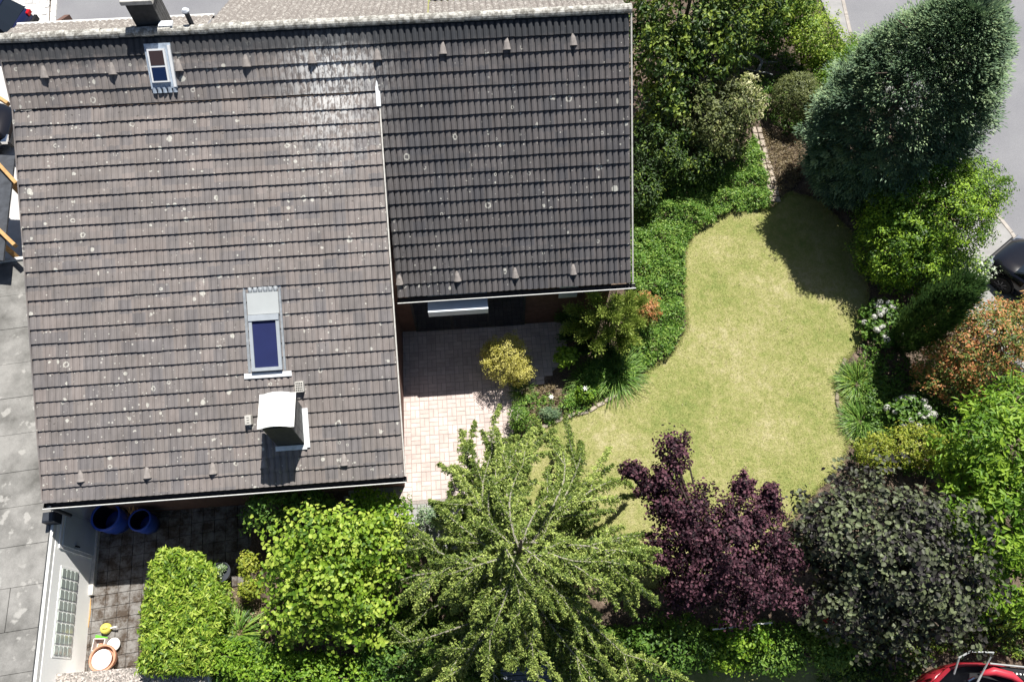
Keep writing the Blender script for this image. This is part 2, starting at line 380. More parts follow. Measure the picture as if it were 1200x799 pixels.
house = thing('house', 'bungalow with a large lichen-spotted brown grey tiled roof, two rooflights and two chimneys', 'house', (-5, 9, 0))
def walls():
    mb = MB()
    def blk(x0, x1, y0, y1, z0, z1):    # house axes, y measured down-slope from the ridge
        P = [RO*[1, 1, 0] + UX*x + UY*y for x, y in ((x0, y0), (x1, y0), (x1, y1), (x0, y1))]
        prism(mb, [p[:2] for p in P], z0, z1)
    blk(-LL+.35, -.25, -2.4, 8.75, YZ, 2.35); blk(-.25, WW-.3, -2.4, 4.2, 0, 2.95)
    return mb.build('wall', M['brickw'], house)
wallo = walls()
# gable infill so no gap shows between wall tops and tiles
def gable(x, pts):
    mb = MB(); V = [RO*[1, 1, 0] + UX*x + UY*y + UZ*z for y, z in pts] + [RO*[1, 1, 0] + UX*(x+.12) + UY*y + UZ*z for y, z in pts]; n = len(pts)
    mb.add(V, [tuple(range(n)), tuple(range(n, 2*n))[::-1]] + [(i, n+i, n+(i+1) % n, (i+1) % n) for i in range(n)]); return mb
kx, kz = S1*math.cos(PA), RO[2]-S1*math.sin(PA); ez = kz - S2*math.sin(PB); ex = kx + S2*math.cos(PB)
left_prof = [(-2.3, 2.35), (ex-.45, 2.352), (kx, kz-.14), (0, RO[2]-.2), (-2.3, RO[2]-.22-2.3*math.tan(PN))]
right_prof = [(-2.3, 2.9), (S3*math.cos(PA)-.5, 2.952), (0, RO[2]-.2), (-2.3, RO[2]-.22-2.3*math.tan(PN))]
gable(-LL+.35, left_prof).build('gable', M['brickw'], house); gable(-.35, left_prof).build('gable', M['wallw'], house); gable(WW-.42, right_prof).build('gable', M['wallw'], house)
# roof deck (battens board) under the tiles
def deck():
    mb = MB()
    def slab(a, b, c, d, N, t=.05):
        V = [np.array(p) - N*.03 for p in (a, b, c, d)] + [np.array(p) - N*(.03+t) for p in (a, b, c, d)]
        mb.add(V, [(0, 1, 2, 3), (7, 6, 5, 4), (0, 4, 5, 1), (1, 5, 6, 2), (2, 6, 7, 3), (3, 7, 4, 0)])
    slab(RA(-LL+.03, .0), RA(-LL+.03, S1), RA(WW-.03, S1), RA(WW-.03, 0), NA)
    slab(RA(-.001, S1), RA(-.001, S3-.04), RA(WW-.03, S3-.04), RA(WW-.03, S1), NA)
    slab(RB(-LL+.03, 0), RB(-LL+.03, S2-.04), RB(-.02, S2-.04), RB(-.02, 0), NB)
    return mb.build('roof', M['dark'], house)
roof = deck()
# one double-ribbed tile: two arched ribs with a trough between, tail proud of the tile below
TW = .2942; G = .331
def tile_mesh(name, mat, k=1., w=TW, g=G):
    prof = []
    for r in range(2):
        x0 = r*w/2
        prof += [(x0+.000, .0), (x0+.012, .004), (x0+.030, .024), (x0+w/4+.004, .032), (x0+w/2-.034, .024), (x0+w/2-.014, .004)]
    prof.append((w-.003, 0)); prof = [(x, z*k) for x, z in prof]; n = len(prof); V = []
    t0, t1 = -.028, .012; lip = .030
    for (s, h) in ((-.02, t0), (g, t1)):
        V += [(x, s, z + h + .004) for x, z in prof]
    V += [(x, g-.004, z + t1 - lip) for x, z in prof]
    Fc = [(i, n+i, n+i+1, i+1) for i in range(n-1)] + [(n+i, 2*n+i, 2*n+i+1, n+i+1) for i in range(n-1)]
    V += [(0, -.02, t0-.03), (0, g, t1-lip), (w-.003, -.02, t0-.03), (w-.003, g, t1-lip)]; b = 3*n
    Fc += [(0, b, b+1, n), (n-1, 2*n-1, b+3, b+2)]
    me = bpy.data.meshes.new(name); me.from_pydata([(x, y, z) for x, y, z in V], [], Fc); me.update(); me.materials.append(mat)
    sm = [False]*(2*n); return me, np.array(V), Fc
def flip(me):
    for v in me.vertices: v.co.y = -v.co.y
    me.flip_normals()
tmL, tVL, tFL = tile_mesh('roof_tile', M['tile']); tmR, tVR, tFR = tile_mesh('roof_tile', M['tileR'], 1.65)
flip(tmL); flip(tmR)
slots = []   # x, s, plane, material
skyL = [onB(u, v) for u, v in ((285, 337), (329, 335), (334, 436), (292, 438))]
sx0, sx1 = min(p[0] for p in skyL)+.05, max(p[0] for p in skyL)-.05; ss0, ss1 = min(p[1] for p in skyL)+.1, max(p[1] for p in skyL)-.1
skyS = [onA(u, v) for u, v in ((168, 53), (199, 51), (207, 102), (176, 105))]
qx0, qx1 = min(p[0] for p in skyS)+.1, max(p[0] for p in skyS)-.05
def hit(x, s):
    return sx0 < x+TW*.5 < sx1 and ss0 < s+G*.5 < ss1
for j in range(31):
    for i in range(28):
        x = -LL + i*TW
        if j < 4:
            slots.append((x, .16 + j*.338, 'A', 'L'))
        else:
            s = .03 + (j-4)*.3305
            if not hit(x, s): slots.append((x, s, 'B', 'L'))
for j in range(19):
    for i in range(20): slots.append((i*.2948, .16 + j*.3285 if j >= 4 else .16 + j*.338, 'A', 'R' if j >= 0 else 'L'))
def frame(pl):
    D, N = (DA, NA) if pl == 'A' else (DB, NB); return D, N
def slot_mat(x, s, pl):
    D, N = frame(pl); o = (RO if pl == 'A' else KO) + UX*x + D*s
    jr = rnd.uniform(-.006, .006); c, sn = math.cos(jr), math.sin(jr)
    X = UX*c + D*sn; Y = D*c - UX*sn; o = o + N*rnd.uniform(-.002, .004) + D*rnd.uniform(-.006, .004)
    return o, X, Y, N
order = sorted(range(len(slots)), key=lambda k: 0 if (slots[k][2] == 'B' and slots[k][1] > 4.0) else 1)
rest = {'L': MB(), 'R': MB()}
for c, k in enumerate(order):
    x, s, pl, si = slots[k]; o, X, Y, N = slot_mat(x, s, pl)
    if c < 300:
        ob = bpy.data.objects.new('roof_tile', tmL if si == 'L' else tmR); reg(ob, o, roof)
        Y = -Y; ob.rotation_euler = Matrix(((X[0], Y[0], N[0]), (X[1], Y[1], N[1]), (X[2], Y[2], N[2]))).to_euler()
    else:
        V = (tVL if si == 'L' else tVR); W3 = o + V[:, :1]*X + V[:, 1:2]*Y + V[:, 2:]*N
        rest[si].add(W3, tFL)
for si, mm in (('L', M['tile']), ('R', M['tileR'])):
    o = rest[si].build('roof_tile', mm, roof); o['kind'] = 'stuff'
# ridge tiles
def ridge():
    n = 37; a, b = -LL-.05, WW+.03; L = (b-a)/n
    for k in range(n):
        mb = MB(); V = []; m = 9; jit = rnd.uniform(-.008, .008)
        for (x, r) in ((a+k*L, .115), (a+(k+1)*L+.02, .13)):
            for q in range(m):
                t = math.pi*(q/(m-1))*1.1 - .05*math.pi; V.append(RO + UX*x + UY*math.cos(t)*r + UZ*(math.sin(t)*r*.85 - .015 + jit))
        mb.add(V, [(q, q+1, m+q+1, m+q) for q in range(m-1)] + [tuple(range(m)), tuple(range(m, 2*m))[::-1]])
        mb.build('ridge_tile', M['ridge'], roof, smooth=False)
ridge()
# far slope: short sunlit strip, with a longer cross wing in the middle
def north():
    def strip(x0, x1, L, name):
        mb = MB(); n = int(round((x1-x0)/.147)); V = []; pr = ((0, 0), (.2, .022), (.5, .034), (.8, .022), (1., 0))
        rows = int(L/.33)
        for j in range(rows):
            b = len(V)
            for (s, h) in ((j*.33, -.02), ((j+1)*.33, .012)):
                for i in range(n):
                    for (t, z) in pr[:4]: V.append(RO + UX*(x0 + (i+t)*(x1-x0)/n) + DN*s + NN*(z + h))
            m = n*4
            for i in range(m-1): mb.F.append((b+i, b+i+1, b+m+i+1, b+m+i))
        mb.V = V
        o = mb.build(name, M['tileN'], roof); o['kind'] = 'stuff'
    # the row of tile columns that can be made out beyond the ridge
    strip(-LL, -3.7, 1.0, 'far_tile_strip'); strip(-3.7, 1.3, 5.2, 'far_tile_strip'); strip(1.3, WW, 1.6, 'far_tile_strip')
    for x0, x1, L in ((-LL, -3.72, 1.05), (1.32, 3.2, 1.65)):
        mb = MB(); a, b = RO + UX*x0 + DN*L, RO + UX*x1 + DN*L; mb.tube([a, b], .055, 8); mb.build('gutter', M['gutter'], house)
north()
# gutters at the near eaves
def gutter(f, x0, x1, s, name='gutter'):
    mb = MB(); a, b = f(x0, s) - UZ*.045, f(x1, s) - UZ*.045; m = 9; V = []
    for p in (a, b):
        for r in (.07, .055):
            for q in range(m):
                t = math.pi + math.pi*q/(m-1); V.append(p + UY*math.cos(t)*r + UZ*math.sin(t)*r)
    Fc = []
    for q in range(m-1): Fc += [(q, q+1, 2*m+q+1, 2*m+q), (m+q, 3*m+q, 3*m+q+1, m+q+1)]
    Fc += [tuple(range(m)), tuple(range(2*m, 3*m))[::-1], (0, m, 3*m, 2*m), (m-1, 3*m-1, 4*m-1, 2*m-1)]
    mb.add(V, Fc); g = mb.build(name, M['black'], house)
    e = MB(); p, q = a + UY*.073 + UZ*.005, b + UY*.073 + UZ*.005; e.tube([p, q], .014, 6); e.build('gutter_bead', M['gutter'], g)
gutter(RB, -LL-.02, .05, S2+.07); gutter(RA, -.02, WW+.12, S3+.07)
# verge strips
def verge(f, x, s0, s1, w, h, mat, N, name='verge_strip'):
    mb = MB(); a, b = f(x, s0, h), f(x, s1, h); D = (b-a)/np.linalg.norm(b-a)
    mb.box((a+b)/2, (w, np.linalg.norm(b-a), .05), [UX, D, N]); return mb.build(name, mat, roof)
verge(RB, .03, -.05, S2, .03, .0, M['conc'], NB); verge(RB, .01, -.30, .35, .10, .035, M['leadw'], NB)
verge(RA, WW+.045, 0, S3, .035, .0, M['conc'], NA); verge(RB, -LL-.02, 0, S2, .03, -.02, M['tile'], NB); verge(RA, -LL-.02, 0, S1, .03, -.02, M['tile'], NA)
# raised side of the shallower roof next to the steeper one
# ventilation tiles
def vent(f, x, s, D, N):
    mb = MB(); o = f(x, s, .02); n = 7; V = []
    for (y, r, h) in ((-.16, .03, .015), (-.06, .062, .06), (.10, .098, .10)):
        for q in range(n):
            t = math.pi*q/(n-1); V.append(o + UX*math.cos(t)*r + D*y + N*(math.sin(t)*h*.9))
    mb.add(V, [(j*n+q, j*n+q+1, (j+1)*n+q+1, (j+1)*n+q) for j in range(2) for q in range(n-1)] + [tuple(range(n)), tuple(range(2*n, 3*n))[::-1]])
    return mb.build('ventilation_tile', M['venttile'], roof, smooth=False)
M['venttile'] = simple('vent tile concrete', (.25, .225, .21), .2, 14, .8, .2)
for u, v in ((51, 86), (131, 82), (209, 78), (288, 73), (365, 69), (442, 65), (519, 58), (594, 53), (672, 48), (468, 329), (536, 325), (604, 321), (672, 317)):
    x, s = onA(u, v, .05); vent(RA, x, s, DA, NA)
for u, v in ((94, 559), (172, 555), (249, 550), (309, 543), (403, 540)):
    x, s = onB(u, v, .05); vent(RB, x, s, DB, NB)

# rooflights
def q4(f, c, N, lo, hi, name, mat, par):    # a slab from four (x,s) corners
    mb = MB(); V = [f(x, s, hi) for x, s in c] + [f(x, s, lo) for x, s in c]
    mb.add(V, [(0, 3, 2, 1), (4, 5, 6, 7), (0, 1, 5, 4), (1, 2, 6, 5), (2, 3, 7, 6), (3, 0, 4, 7)]); return mb.build(name, mat, par)
def rect(x0, s0, x1, s1): return [(x0, s0), (x1, s0), (x1, s1), (x0, s1)]
def skylight_big():
    x0, x1, s0 = sx0-.05, sx1+.05, ss0-.1
    xa, sa = onB(290, 368, .1); xb, sb = onB(331, 434, .1); s1 = sb
    par = q4(RB, rect(x0, s0-.02, x1, s1+.02), NB, -.03, .012, 'rooflight', M['leadd'], roof)
    fl = [(x0+.05, s0+.04)]; 
    # pale cover plate above the window with a crimped upper edge
    c = q4(RB, rect(x0+.09, s0+.14, x1-.06, sa+.02), NB, .012, .075, 'cover_plate', M['leadw2'], par)
    mb = MB(); n = 6
    wv = (x1-x0-.16)/n
    for i in range(n): mb.tube([RB(x0+.10+(i+.5)*wv, s0+.02, .02), RB(x0+.10+(i+.5)*wv, s0+.16, .03)], [.05, .03], 8)
    mb.build('crimped_flashing', M['leadd'], par, smooth=True)
    q4(RB, rect(x0+.0, s0+.08, x0+.06, s1), NB, .012, .05, 'side_flashing', M['leadd'], par); q4(RB, rect(x1-.05, s0+.08, x1, s1), NB, .012, .05, 'side_flashing', M['leadd'], par)
    xl, xr = x0+.1, x1-.07; W = .075
    q4(RB, rect(xl, sa+.03, xr, sa+.17), NB, .012, .14, 'top_casing', M['frameg'], par)
    q4(RB, rect(xl, sa+.17, xl+W, s1-.10), NB, .012, .12, 'frame_side', M['framew2'], par); q4(RB, rect(xr-W, sa+.17, xr, s1-.10), NB, .012, .12, 'frame_side', M['framew2'], par)
    q4(RB, rect(xl, s1-.10, xr, s1-.02), NB, .012, .13, 'frame_bottom', M['frameg'], par)
    q4(RB, rect(xl+W, sa+.17, xr-W, s1-.10), NB, .02, .085, 'pane', M['blindb'], par)
    q4(RB, rect(x0-.10, s1+.02, x1+.12, s1+.14), NB, .035, .055, 'apron_flashing', M['leadw'], par)
M['leadd'] = simple('grey side flashing', (.25, .27, .29), .2, 12, .5, .2); M['leadw2'] = simple('pale grey cover plate', (.40, .42, .42), .04, 3, .5, .05); M['framew2'] = simple('light metal frame', (.34, .37, .40), .05, 6, .35, 0)
skylight_big()
def skylight_small():
    x0, x1 = qx0-.1, qx1+.05; c = [onA(169, 52, .05), onA(200, 50, .05), onA(207, 103, .05), onA(177, 105, .05)]
    x0 = (c[0][0]+c[3][0])/2; x1 = (c[1][0]+c[2][0])/2; s0, s1 = (c[0][1]+c[1][1])/2, (c[2][1]+c[3][1])/2
    par = q4(RA, rect(x0, s0, x1, s1), NA, -.03, .06, 'rooflight', M['lead2'], roof)
    q4(RA, rect(x0+.07, s0+.12, x1-.12, s1-.13), NA, .06, .13, 'frame', M['framew'], par)
    sm = s0+.12 + (s1-s0-.25)*.52
    q4(RA, rect(x0+.11, s0+.16, x1-.16, sm-.02), NA, .09, .136, 'pane', M['glassr'], par); q4(RA, rect(x0+.11, sm+.02, x1-.16, s1-.17), NA, .09, .136, 'pane', M['glassb'], par)
    q4(RA, rect(x1-.06, s0+.05, x1, s1-.02), NA, .06, .10, 'side_flashing', M['framew'], par)
    mb = MB(); 
    for i in range(5): mb.tube([RA(x0+.06+i*(x1-x0-.12)/4, s1-.03, .05), RA(x0+.06+i*(x1-x0-.12)/4, s1+.09, .035)], [.045, .05], 7)
    mb.build('apron_flashing', M['lead2'], par)
M['lead2'] = simple('blue grey lead', (.36, .42, .50), .25, 12, .5, .3)
skylight_small()
# chimney with a pale arched cap
def chimney_near():
    x, s = onB(341, 522, 0); base = RB(x, s); w, d, h = .60, .78, 1.22
    cx = base - UY*(d/2); zt = base[2] + h
    ax = [UX, UY, UZ]; c = np.array([cx[0], cx[1], 0])
    ch = MB().box((c[0], c[1], (zt+base[2]-.1)/2), (w, d, zt-base[2]+.1), ax).build('chimney', M['dark'], roof)
    # slate shingles on the side facing the garden and on the front, in courses
    for side in (1,):
        for j in range(9):
            for i in range(4):
                z = zt - .06 - j*.15; yy = -d/2 + (i+.5)*d/4; p = c + UX*(w/2+.012)*side + UY*yy + UZ*z
                if z < base[2] - .05: continue
                t = [UX, UY, UZ + UX*.10*0]
                MB().box(p, (.022+.004*(j % 2), d/4-.01, .145), t).build('slate_shingle', M['slate'], ch)
    # arched cap sheet: shallow barrel with a flat skirt on either side
    W, D = .79, .80; m = 17; V = []
    for yy in (-D/2, D/2):
        for lay in (0, -.03):
            for q in range(m):
                t = q/(m-1); xx = (t-.5)*W; z = .02 + (.11*math.sin(math.pi*np.clip((t-.12)/.76, 0, 1))**.8)
                V.append(c + UX*(xx-.0) + UY*yy + UZ*(zt + .04 + z + lay))
    Fc = []
    for q in range(m-1): Fc += [(q, 2*m+q, 2*m+q+1, q+1), (m+q, m+q+1, 3*m+q+1, 3*m+q), (q, q+1, m+q+1, m+q), (2*m+q, 3*m+q, 3*m+q+1, 2*m+q+1)]
    Fc += [(0, m, 3*m, 2*m), (m-1, 3*m-1, 4*m-1, 2*m-1)]
    mb = MB(); mb.add(V, Fc); cp = mb.build('arched_cap', M['capw'], ch)
    for xx in (-.30, -.02, .30):
        zz = .02 + (.11*math.sin(math.pi*min(1, max(0, (xx/W+.5-.12)/.76)))**.8); MB().box(c + UX*xx + UZ*(zt+.048+zz), (.012, D-.02, .014), ax).build('cap_seam', M['capw'], cp)
    # pale flashing at the foot: front and right side
    q4(RB, rect(x-w/2-.04, s-.01, x+w/2+.08, s+.10), NB, .03, .06, 'front_flashing', M['leadw'], ch)
    q4(RB, rect(x+w/2+.02, s-.85, x+w/2+.15, s+.06), NB, .035, .065, 'side_flashing', M['leadw'], ch)
chimney_near()
def chimney_far():
    ax = [UX, UY, UZ]; base = pln(172, 37, RO + UZ*.05, UZ) ; q = (base-RO).dot(UX); c = RO + UX*(q+.02) - UY*.42; w, d, h = .56, .56, .62
    top = RO[2] + h
    ch = MB().box((c[0], c[1], top-1.0), (w, d, 2.0), ax).build('chimney', M['dark'], roof)
    for i in range(5): MB().box(c*[1, 1, 0] + UX*(w/2+.008) + UY*(-d/2+(i+.5)*d/5) + UZ*(top-.5), (.014, d/5-.012, .95), ax).build('cladding_strip', M['slate'], ch)
    cap = MB().box((c[0], c[1], top+.05), (.68, .68, .10), ax, .012).build('chimney_cap', M['conc'], ch)
    MB().lathe((c[0], c[1], top+.102), [(.13, 0), (.13, .04), (.10, .04), (.10, .0)], 20).build('flue_rim', M['conc'], cap)
    MB().lathe((c[0], c[1], top+.1025), [(.099, .0), (.099, .012)], 20).build('flue_hole', M['black'], cap)
    MB().box(RO + UX*(q+.42) - UY*.08 + UZ*.10, (.3, .16, .05), ax).build('flashing', M['leadw'], ch)
chimney_far()
def vent_pipe():
    b = pln(223, 36, RO+UZ*.0, UZ); q = (b-RO).dot(UX); c = RO + UX*q - UY*.18; c[2] = RO[2]-.1
    p = MB().lathe(c, [(.055, 0), (.055, .42)], 14).build('vent_pipe', M['bin'], roof, smooth=False); MB().lathe(c+[0, 0, .42], [(.085, 0), (.085, .03), (.05, .07)], 16).build('pipe_hood', M['lead'], p)
vent_pipe()
def grille(u, v, w, h, name, cells):
    x, s = onB(u, v, .12); p = q4(RB, rect(x-w/2, s-h/2, x+w/2, s+h/2), NB, .0, .16, name, M['conc'], roof)
    for i in range(cells[0]):
        for j in range(cells[1]):
            cw, chh = w/(cells[0]+.6), h/(cells[1]+.6); xx = x-w/2+cw*(i+.5+.3); ss_ = s-h/2+chh*(j+.5+.3)
            if cells[0] == 1: chh *= .35
            q4(RB, rect(xx-cw*.32, ss_-chh*.3, xx+cw*.32, ss_+chh*.3), NB, .161, .164, 'grille_slot', M['black'], p)
grille(351, 453, .19, .24, 'vent_grille', (4, 4)); grille(291, 492, .14, .21, 'vent_box', (1, 3))
# awning case and windows below the eave of the steeper roof
def facade():
    f = RO*[1, 1, 0] + UY*4.2
    def fb(x0, x1, y, z0, z1, t, name, mat, par): 
        c = f + UX*(x0+x1)/2 + UY*(y+t/2) + UZ*(z0+z1)/2; return MB().box(c, (x1-x0, t, z1-z0), [UX, UY, UZ]).build(name, mat, par)
    wdw = fb(.15, 3.3, 0, .05, 2.35, .05, 'patio_window', M['dark'], house)
    for i in range(3): fb(.22+i*1.03, .22+i*1.03+.95, .05, .12, 2.28, .01, 'pane', M['glassd'], wdw)
    fb(4.2, 4.7, 0, 1.5, 2.2, .04, 'window', M['framew'], house)
    a = pln(502, 366, RO*[1, 1, 0]+UZ*2.55, UZ); b = pln(572, 362, RO*[1, 1, 0]+UZ*2.55, UZ); xa, xb = (a-RO).dot(UX), (b-RO).dot(UX)
    fb(xa, xb, .001, 2.42, 2.66, .85, 'awning_case', M['awn'], house)
facade()
# downpipe at the left corner
p = RB(-LL+.1, S2+.1); MB().tube([p + UZ*(-.05), p*[1, 1, 0] + UZ*(1.3) + UX*.02], .045, 10).build('downpipe', M['bin'], house)

# ------------------------------------------------------------------ patio: basket-weave clinker pavers
def patio():
    world = gpoly([(440, 340), (664, 332), (660, 425), (612, 462), (600, 520), (560, 585), (470, 592), (455, 560)], 0)
    base = (lambda mb: (prism(mb, world, -.06, -.006), mb.build('patio', M['joint']))[1])(MB()); tag(base, 'paved terrace of clinker pavers in basket weave beside the house', kind='structure')
    O = at(470, 452)[:2]; ux, uy = UX[:2], -UY[:2]; C = .252; cells = []
    for i in range(-6, 22):
        for j in range(-16, 14):
            c = O + ux*(i+.5)*C + uy*(j+.5)*C
            if inpoly(np.array([c]), world)[0]:
                for k in (0, 1):
                    cells.append((c, (i+j) % 2, k))
    vis = gpoly([(466, 440), (600, 438), (600, 500), (560, 570), (470, 560)], 0)
    cells.sort(key=lambda q: 0 if inpoly(np.array([q[0]]), vis)[0] else 1)
    ms = {}
    for var in range(1):
        mb = MB().box((0, 0, -.02), (C-.012, C/2-.012, .04), None, .004); me = bpy.data.meshes.new('paver'); me.from_pydata(mb.V, [], mb.F); me.materials.append(M['paver_i']); ms[var] = me
    rm = MB()
    for q, (c, o, k) in enumerate(cells):
        off = (k-.5)*C/2; cc = c + (uy*off if o == 0 else ux*off); z = rnd.uniform(-.002, .003); a = YAW + (0 if o == 0 else math.pi/2)
        if q < 300:
            ob = bpy.data.objects.new('paver', ms[0]); reg(ob, (cc[0], cc[1], z), base); ob.rotation_euler = (rnd.uniform(-.008, .008), rnd.uniform(-.008, .008), a)
        else: rm.box((cc[0], cc[1], z-.02), (C-.012, C/2-.012, .04), rotz(a), .004)
    o = rm.build('paver', M['paver'], base); o['kind'] = 'stuff'
n_ = NT('pinkish clinker paver single'); oi_ = n_.n('ShaderNodeObjectInfo').outputs['Random']
c_ = n_.ramp(oi_, [(0, (.47, .38, .35)), (.5, (.51, .42, .385)), (1, (.56, .46, .43))]); c_ = n_.mix(1., c_, n_.ramp(n_.noise(1.7, 7, .7), [(.3, .74), (.6, 1.08)]), 'MULTIPLY'); n_.col(c_); n_.bump(n_.noise(50, 3), .2, .006); M['paver_i'] = n_.m
patio()
def path_grey():
    world = gpoly([(400, 565), (560, 558), (570, 640), (400, 650)], -.01)
    base = (lambda mb: (prism(mb, world, -.10, -.045), mb.build('path', M['joint']))[1])(MB()); tag(base, 'grey paved path passing the lower corner of the house', kind='structure')
    O = at(440, 610)[:2]; ux, uy = UX[:2], -UY[:2]; mb = MB()
    for i in range(-3, 14):
        for j in range(-6, 8):
            c = O + ux*(i+.5*(j % 2))*.24 + uy*j*.16
            if inpoly(np.array([c]), world)[0]:
                MB().box((c[0], c[1], -.04+rnd.uniform(-.002, .003)), (.226, .148, .05), rotz(YAW), .004).build('paver', M['paverg'], base)
path_grey()

# ------------------------------------------------------------------ garage with flat felt roof
GH = 1.25
def garage():
    tR = [at(72, 560, GH), at(50, 799, GH)]   # right-hand roof edge
    a, b = at(70, 598, GH)[:2], at(47, 806, GH)[:2]; d = (b-a)/np.linalg.norm(b-a); nrm = np.array([-d[1], d[0]]);  # nrm points right (+x)
    if nrm[0] < 0: nrm = -nrm
    root = thing('garage', 'white rendered garage with flat grey felt roof, glass block window and grey door', 'garage', (a[0]-1.5, a[1]-2, YZ))
    A = a - d*5.6; B = b + d*1.5; Wd = 4.2
    mb = MB(); prism(mb, [A - nrm*.06, B - nrm*.06, B - nrm*Wd, A - nrm*Wd], YZ-.05, GH-.08); wall = mb.build('wall', M['wallw'], root)
    # felt sheets running across, lapped downhill
    ys = [303, 344, 383, 424, 464, 507, 551, 592, 638, 686, 737, 787, 840]
    def along(v): 
        p = at(30, v, GH)[:2]; return (p-A).dot(d)
    for i in range(len(ys)-1):
        s0, s1 = along(ys[i]), along(ys[i+1])
        cuts = [(.10, Wd)] if i != 9 else [(.10, .92), (.935, Wd)]
        for (w0, w1) in cuts:
            c = A + d*(s0+s1)/2 - nrm*(w0+w1)/2; z = GH - .03 + (i % 2)*.006
            MB().box((*c, z), (abs(s1-s0)-.006, w1-w0, .05), [(*d, 0), (*(-nrm), 0), (0, 0, 1)], .006).build('felt_sheet', M['felt'], root)
    sx = abs(along(303)-along(840)); c = A + d*((along(303)+along(840))/2)
    MB().box((*(c - nrm*.105), GH), (sx, .07, .13), [(*d, 0), (*nrm, 0), (0, 0, 1)], .01).build('roof_edge_trim', M['gutter'], root)
    MB().box((*(c - nrm*.17), GH+.0), (sx, .03, .06), [(*d, 0), (*nrm, 0), (0, 0, 1)]).build('roof_edge_shadow_strip', M['dark'], root)  # solid dark strip drawn as the shadow line behind the trim
    t0 = at(15, 303, GH)[:2]; MB().box((*(A + d*along(303) - nrm*Wd/2), GH), (.09, Wd, .12), [(*d, 0), (*nrm, 0), (0, 0, 1)]).build('roof_edge_trim', M['gutter'], root)
    # openings on the garden side: position along the wall from the survey
    def onwall(u, v): 
        N3 = np.array([*nrm, 0]); O3 = np.array([*(A - nrm*.06), 0]); p = pln(u, v, O3, N3); return (p[:2]-A).dot(d), p[2]
    s0, z0 = onwall(72, 664); s1, z1 = onwall(81, 770); W0 = A - nrm*.06
    zt, zb = onwall(72, 665)[1], onwall(91, 670)[1]
    def wb(sa, sb, za, zb_, t, name, mat, par, off=0): 
        c = W0 + d*(sa+sb)/2 + nrm*(off+t/2); return MB().box((*c, (za+zb_)/2), (abs(sb-sa), t, abs(zb_-za)), [(*d, 0), (*nrm, 0), (0, 0, 1)]).build(name, mat, par)
    win = wb(s0-.03, s1+.03, zb-.03, zt+.03, .012, 'glass_block_window', M['wallw'], root)
    nr, nc = 8, 4
    for i in range(nr):
        for j in range(nc):
            a0 = s0 + (s1-s0)*(i+.12)/nr; a1 = s0 + (s1-s0)*(i+.88)/nr; c0 = zb + (zt-zb)*(j+.14)/nc; c1 = zb + (zt-zb)*(j+.86)/nc
            g = wb(a0, a1, c0, c1, .02, 'glass_block', M['gblock'], win, .012)
    ds0 = onwall(80, 598)[0]; ds1 = onwall(93, 650)[0]; dt = GH-.22
    door = wb(ds0, ds1, YZ+.03, dt, .03, 'door', M['framew'], root)
    wb(ds0+.08, ds1-.08, YZ+.12, dt-.10, .02, 'door_panel', M['greyp'], door, .03)
    wb(ds1-.16, ds1-.13, YZ+.95, YZ+1.1, .05, 'door_handle', M['black'], door, .05)
    wb(ds0-.5, ds1+.9, YZ-.02, YZ+.16, .10, 'plinth', M['conc'], root)
    k = at(58, 606, GH+.3); MB().box((*k[:2], GH+.2), (.24, .28, .36), [(*d, 0), (*nrm, 0), (0, 0, 1)], .03).build('rain_hopper', M['bin'], root)
    return A, d, nrm
GA, GD, GN = garage()
# sunken yard paving
def yard():
    world = gpoly([(100, 560), (330, 560), (320, 690), (165, 700), (160, 830), (90, 830)], YZ)
    base = (lambda mb: (prism(mb, world, YZ-.12, YZ-.045+.02), mb.build('yard', M['soil']))[1])(MB()); tag(base, 'shaded mossy slab yard between garage and hedge', kind='structure')
    O = at(100, 820, YZ)[:2]; d, nn = -GD, GN; me = None
    for i in range(-2, 18):
        for j in range(-1, 21):
            w_ = .30; c = O + nn*(i+.5)*w_ + d*(j+.5)*.30
            if inpoly(np.array([c]), world)[0]:
                MB().box((c[0], c[1], YZ+rnd.uniform(-.006, .006)), (.291, .291, .05), [(*d, 0), (*(-nn), 0), (0, 0, 1)], .006).build('slab', M['slab'], base)
yard()
# neighbouring low roof with pebble top at the lower left
def shed():
    h = .55; a, b = at(-80, 801, h)[:2], at(243, 775, h)[:2]; c, dd = at(251, 860, h)[:2], at(-80, 880, h)[:2]
    root = thing('shed', 'low shed with pebble covered flat roof at the lower left edge', 'shed', (*((a+b)/2), YZ))
    mb = MB(); prism(mb, [a, b, c, dd], h-.1, h); rf = mb.build('roof_slab', M['pebble'], root)
    e = (b-a)/np.linalg.norm(b-a); mb = MB(); prism(mb, [a+[0, -.05], b+[-.02, -.05], c+[-.02, 0], dd], YZ, h-.1); mb.build('wall', M['capw'], root)
    mb = MB(); mb.tube([(*b, h), (*c, h)], .03, 6); mb.build('edge_trim', M['gutter'], rf)
    # loose stones lying in the coating
    V = MB(); 
    P = [(rnd.random(), rnd.random()) for _ in range(3500)]
    for s, t in P:
        q = (a*(1-s)+b*s)*(1-t) + (dd*(1-s)+c*s)*t; r = rnd.uniform(.008, .022)
        V.add([(q[0]-r, q[1], h), (q[0], q[1]-r, h), (q[0]+r, q[1], h), (q[0], q[1]+r, h), (q[0], q[1], h+r)], [(0, 1, 4), (1, 2, 4), (2, 3, 4), (3, 0, 4)])
    o = V.build('pebble', M['pebblei'], rf); o['kind'] = 'stuff'
M['pebblei'] = m_brick('pebble', ((.16, .14, .13), (.34, .30, .27), (.58, .52, .48)))
shed()
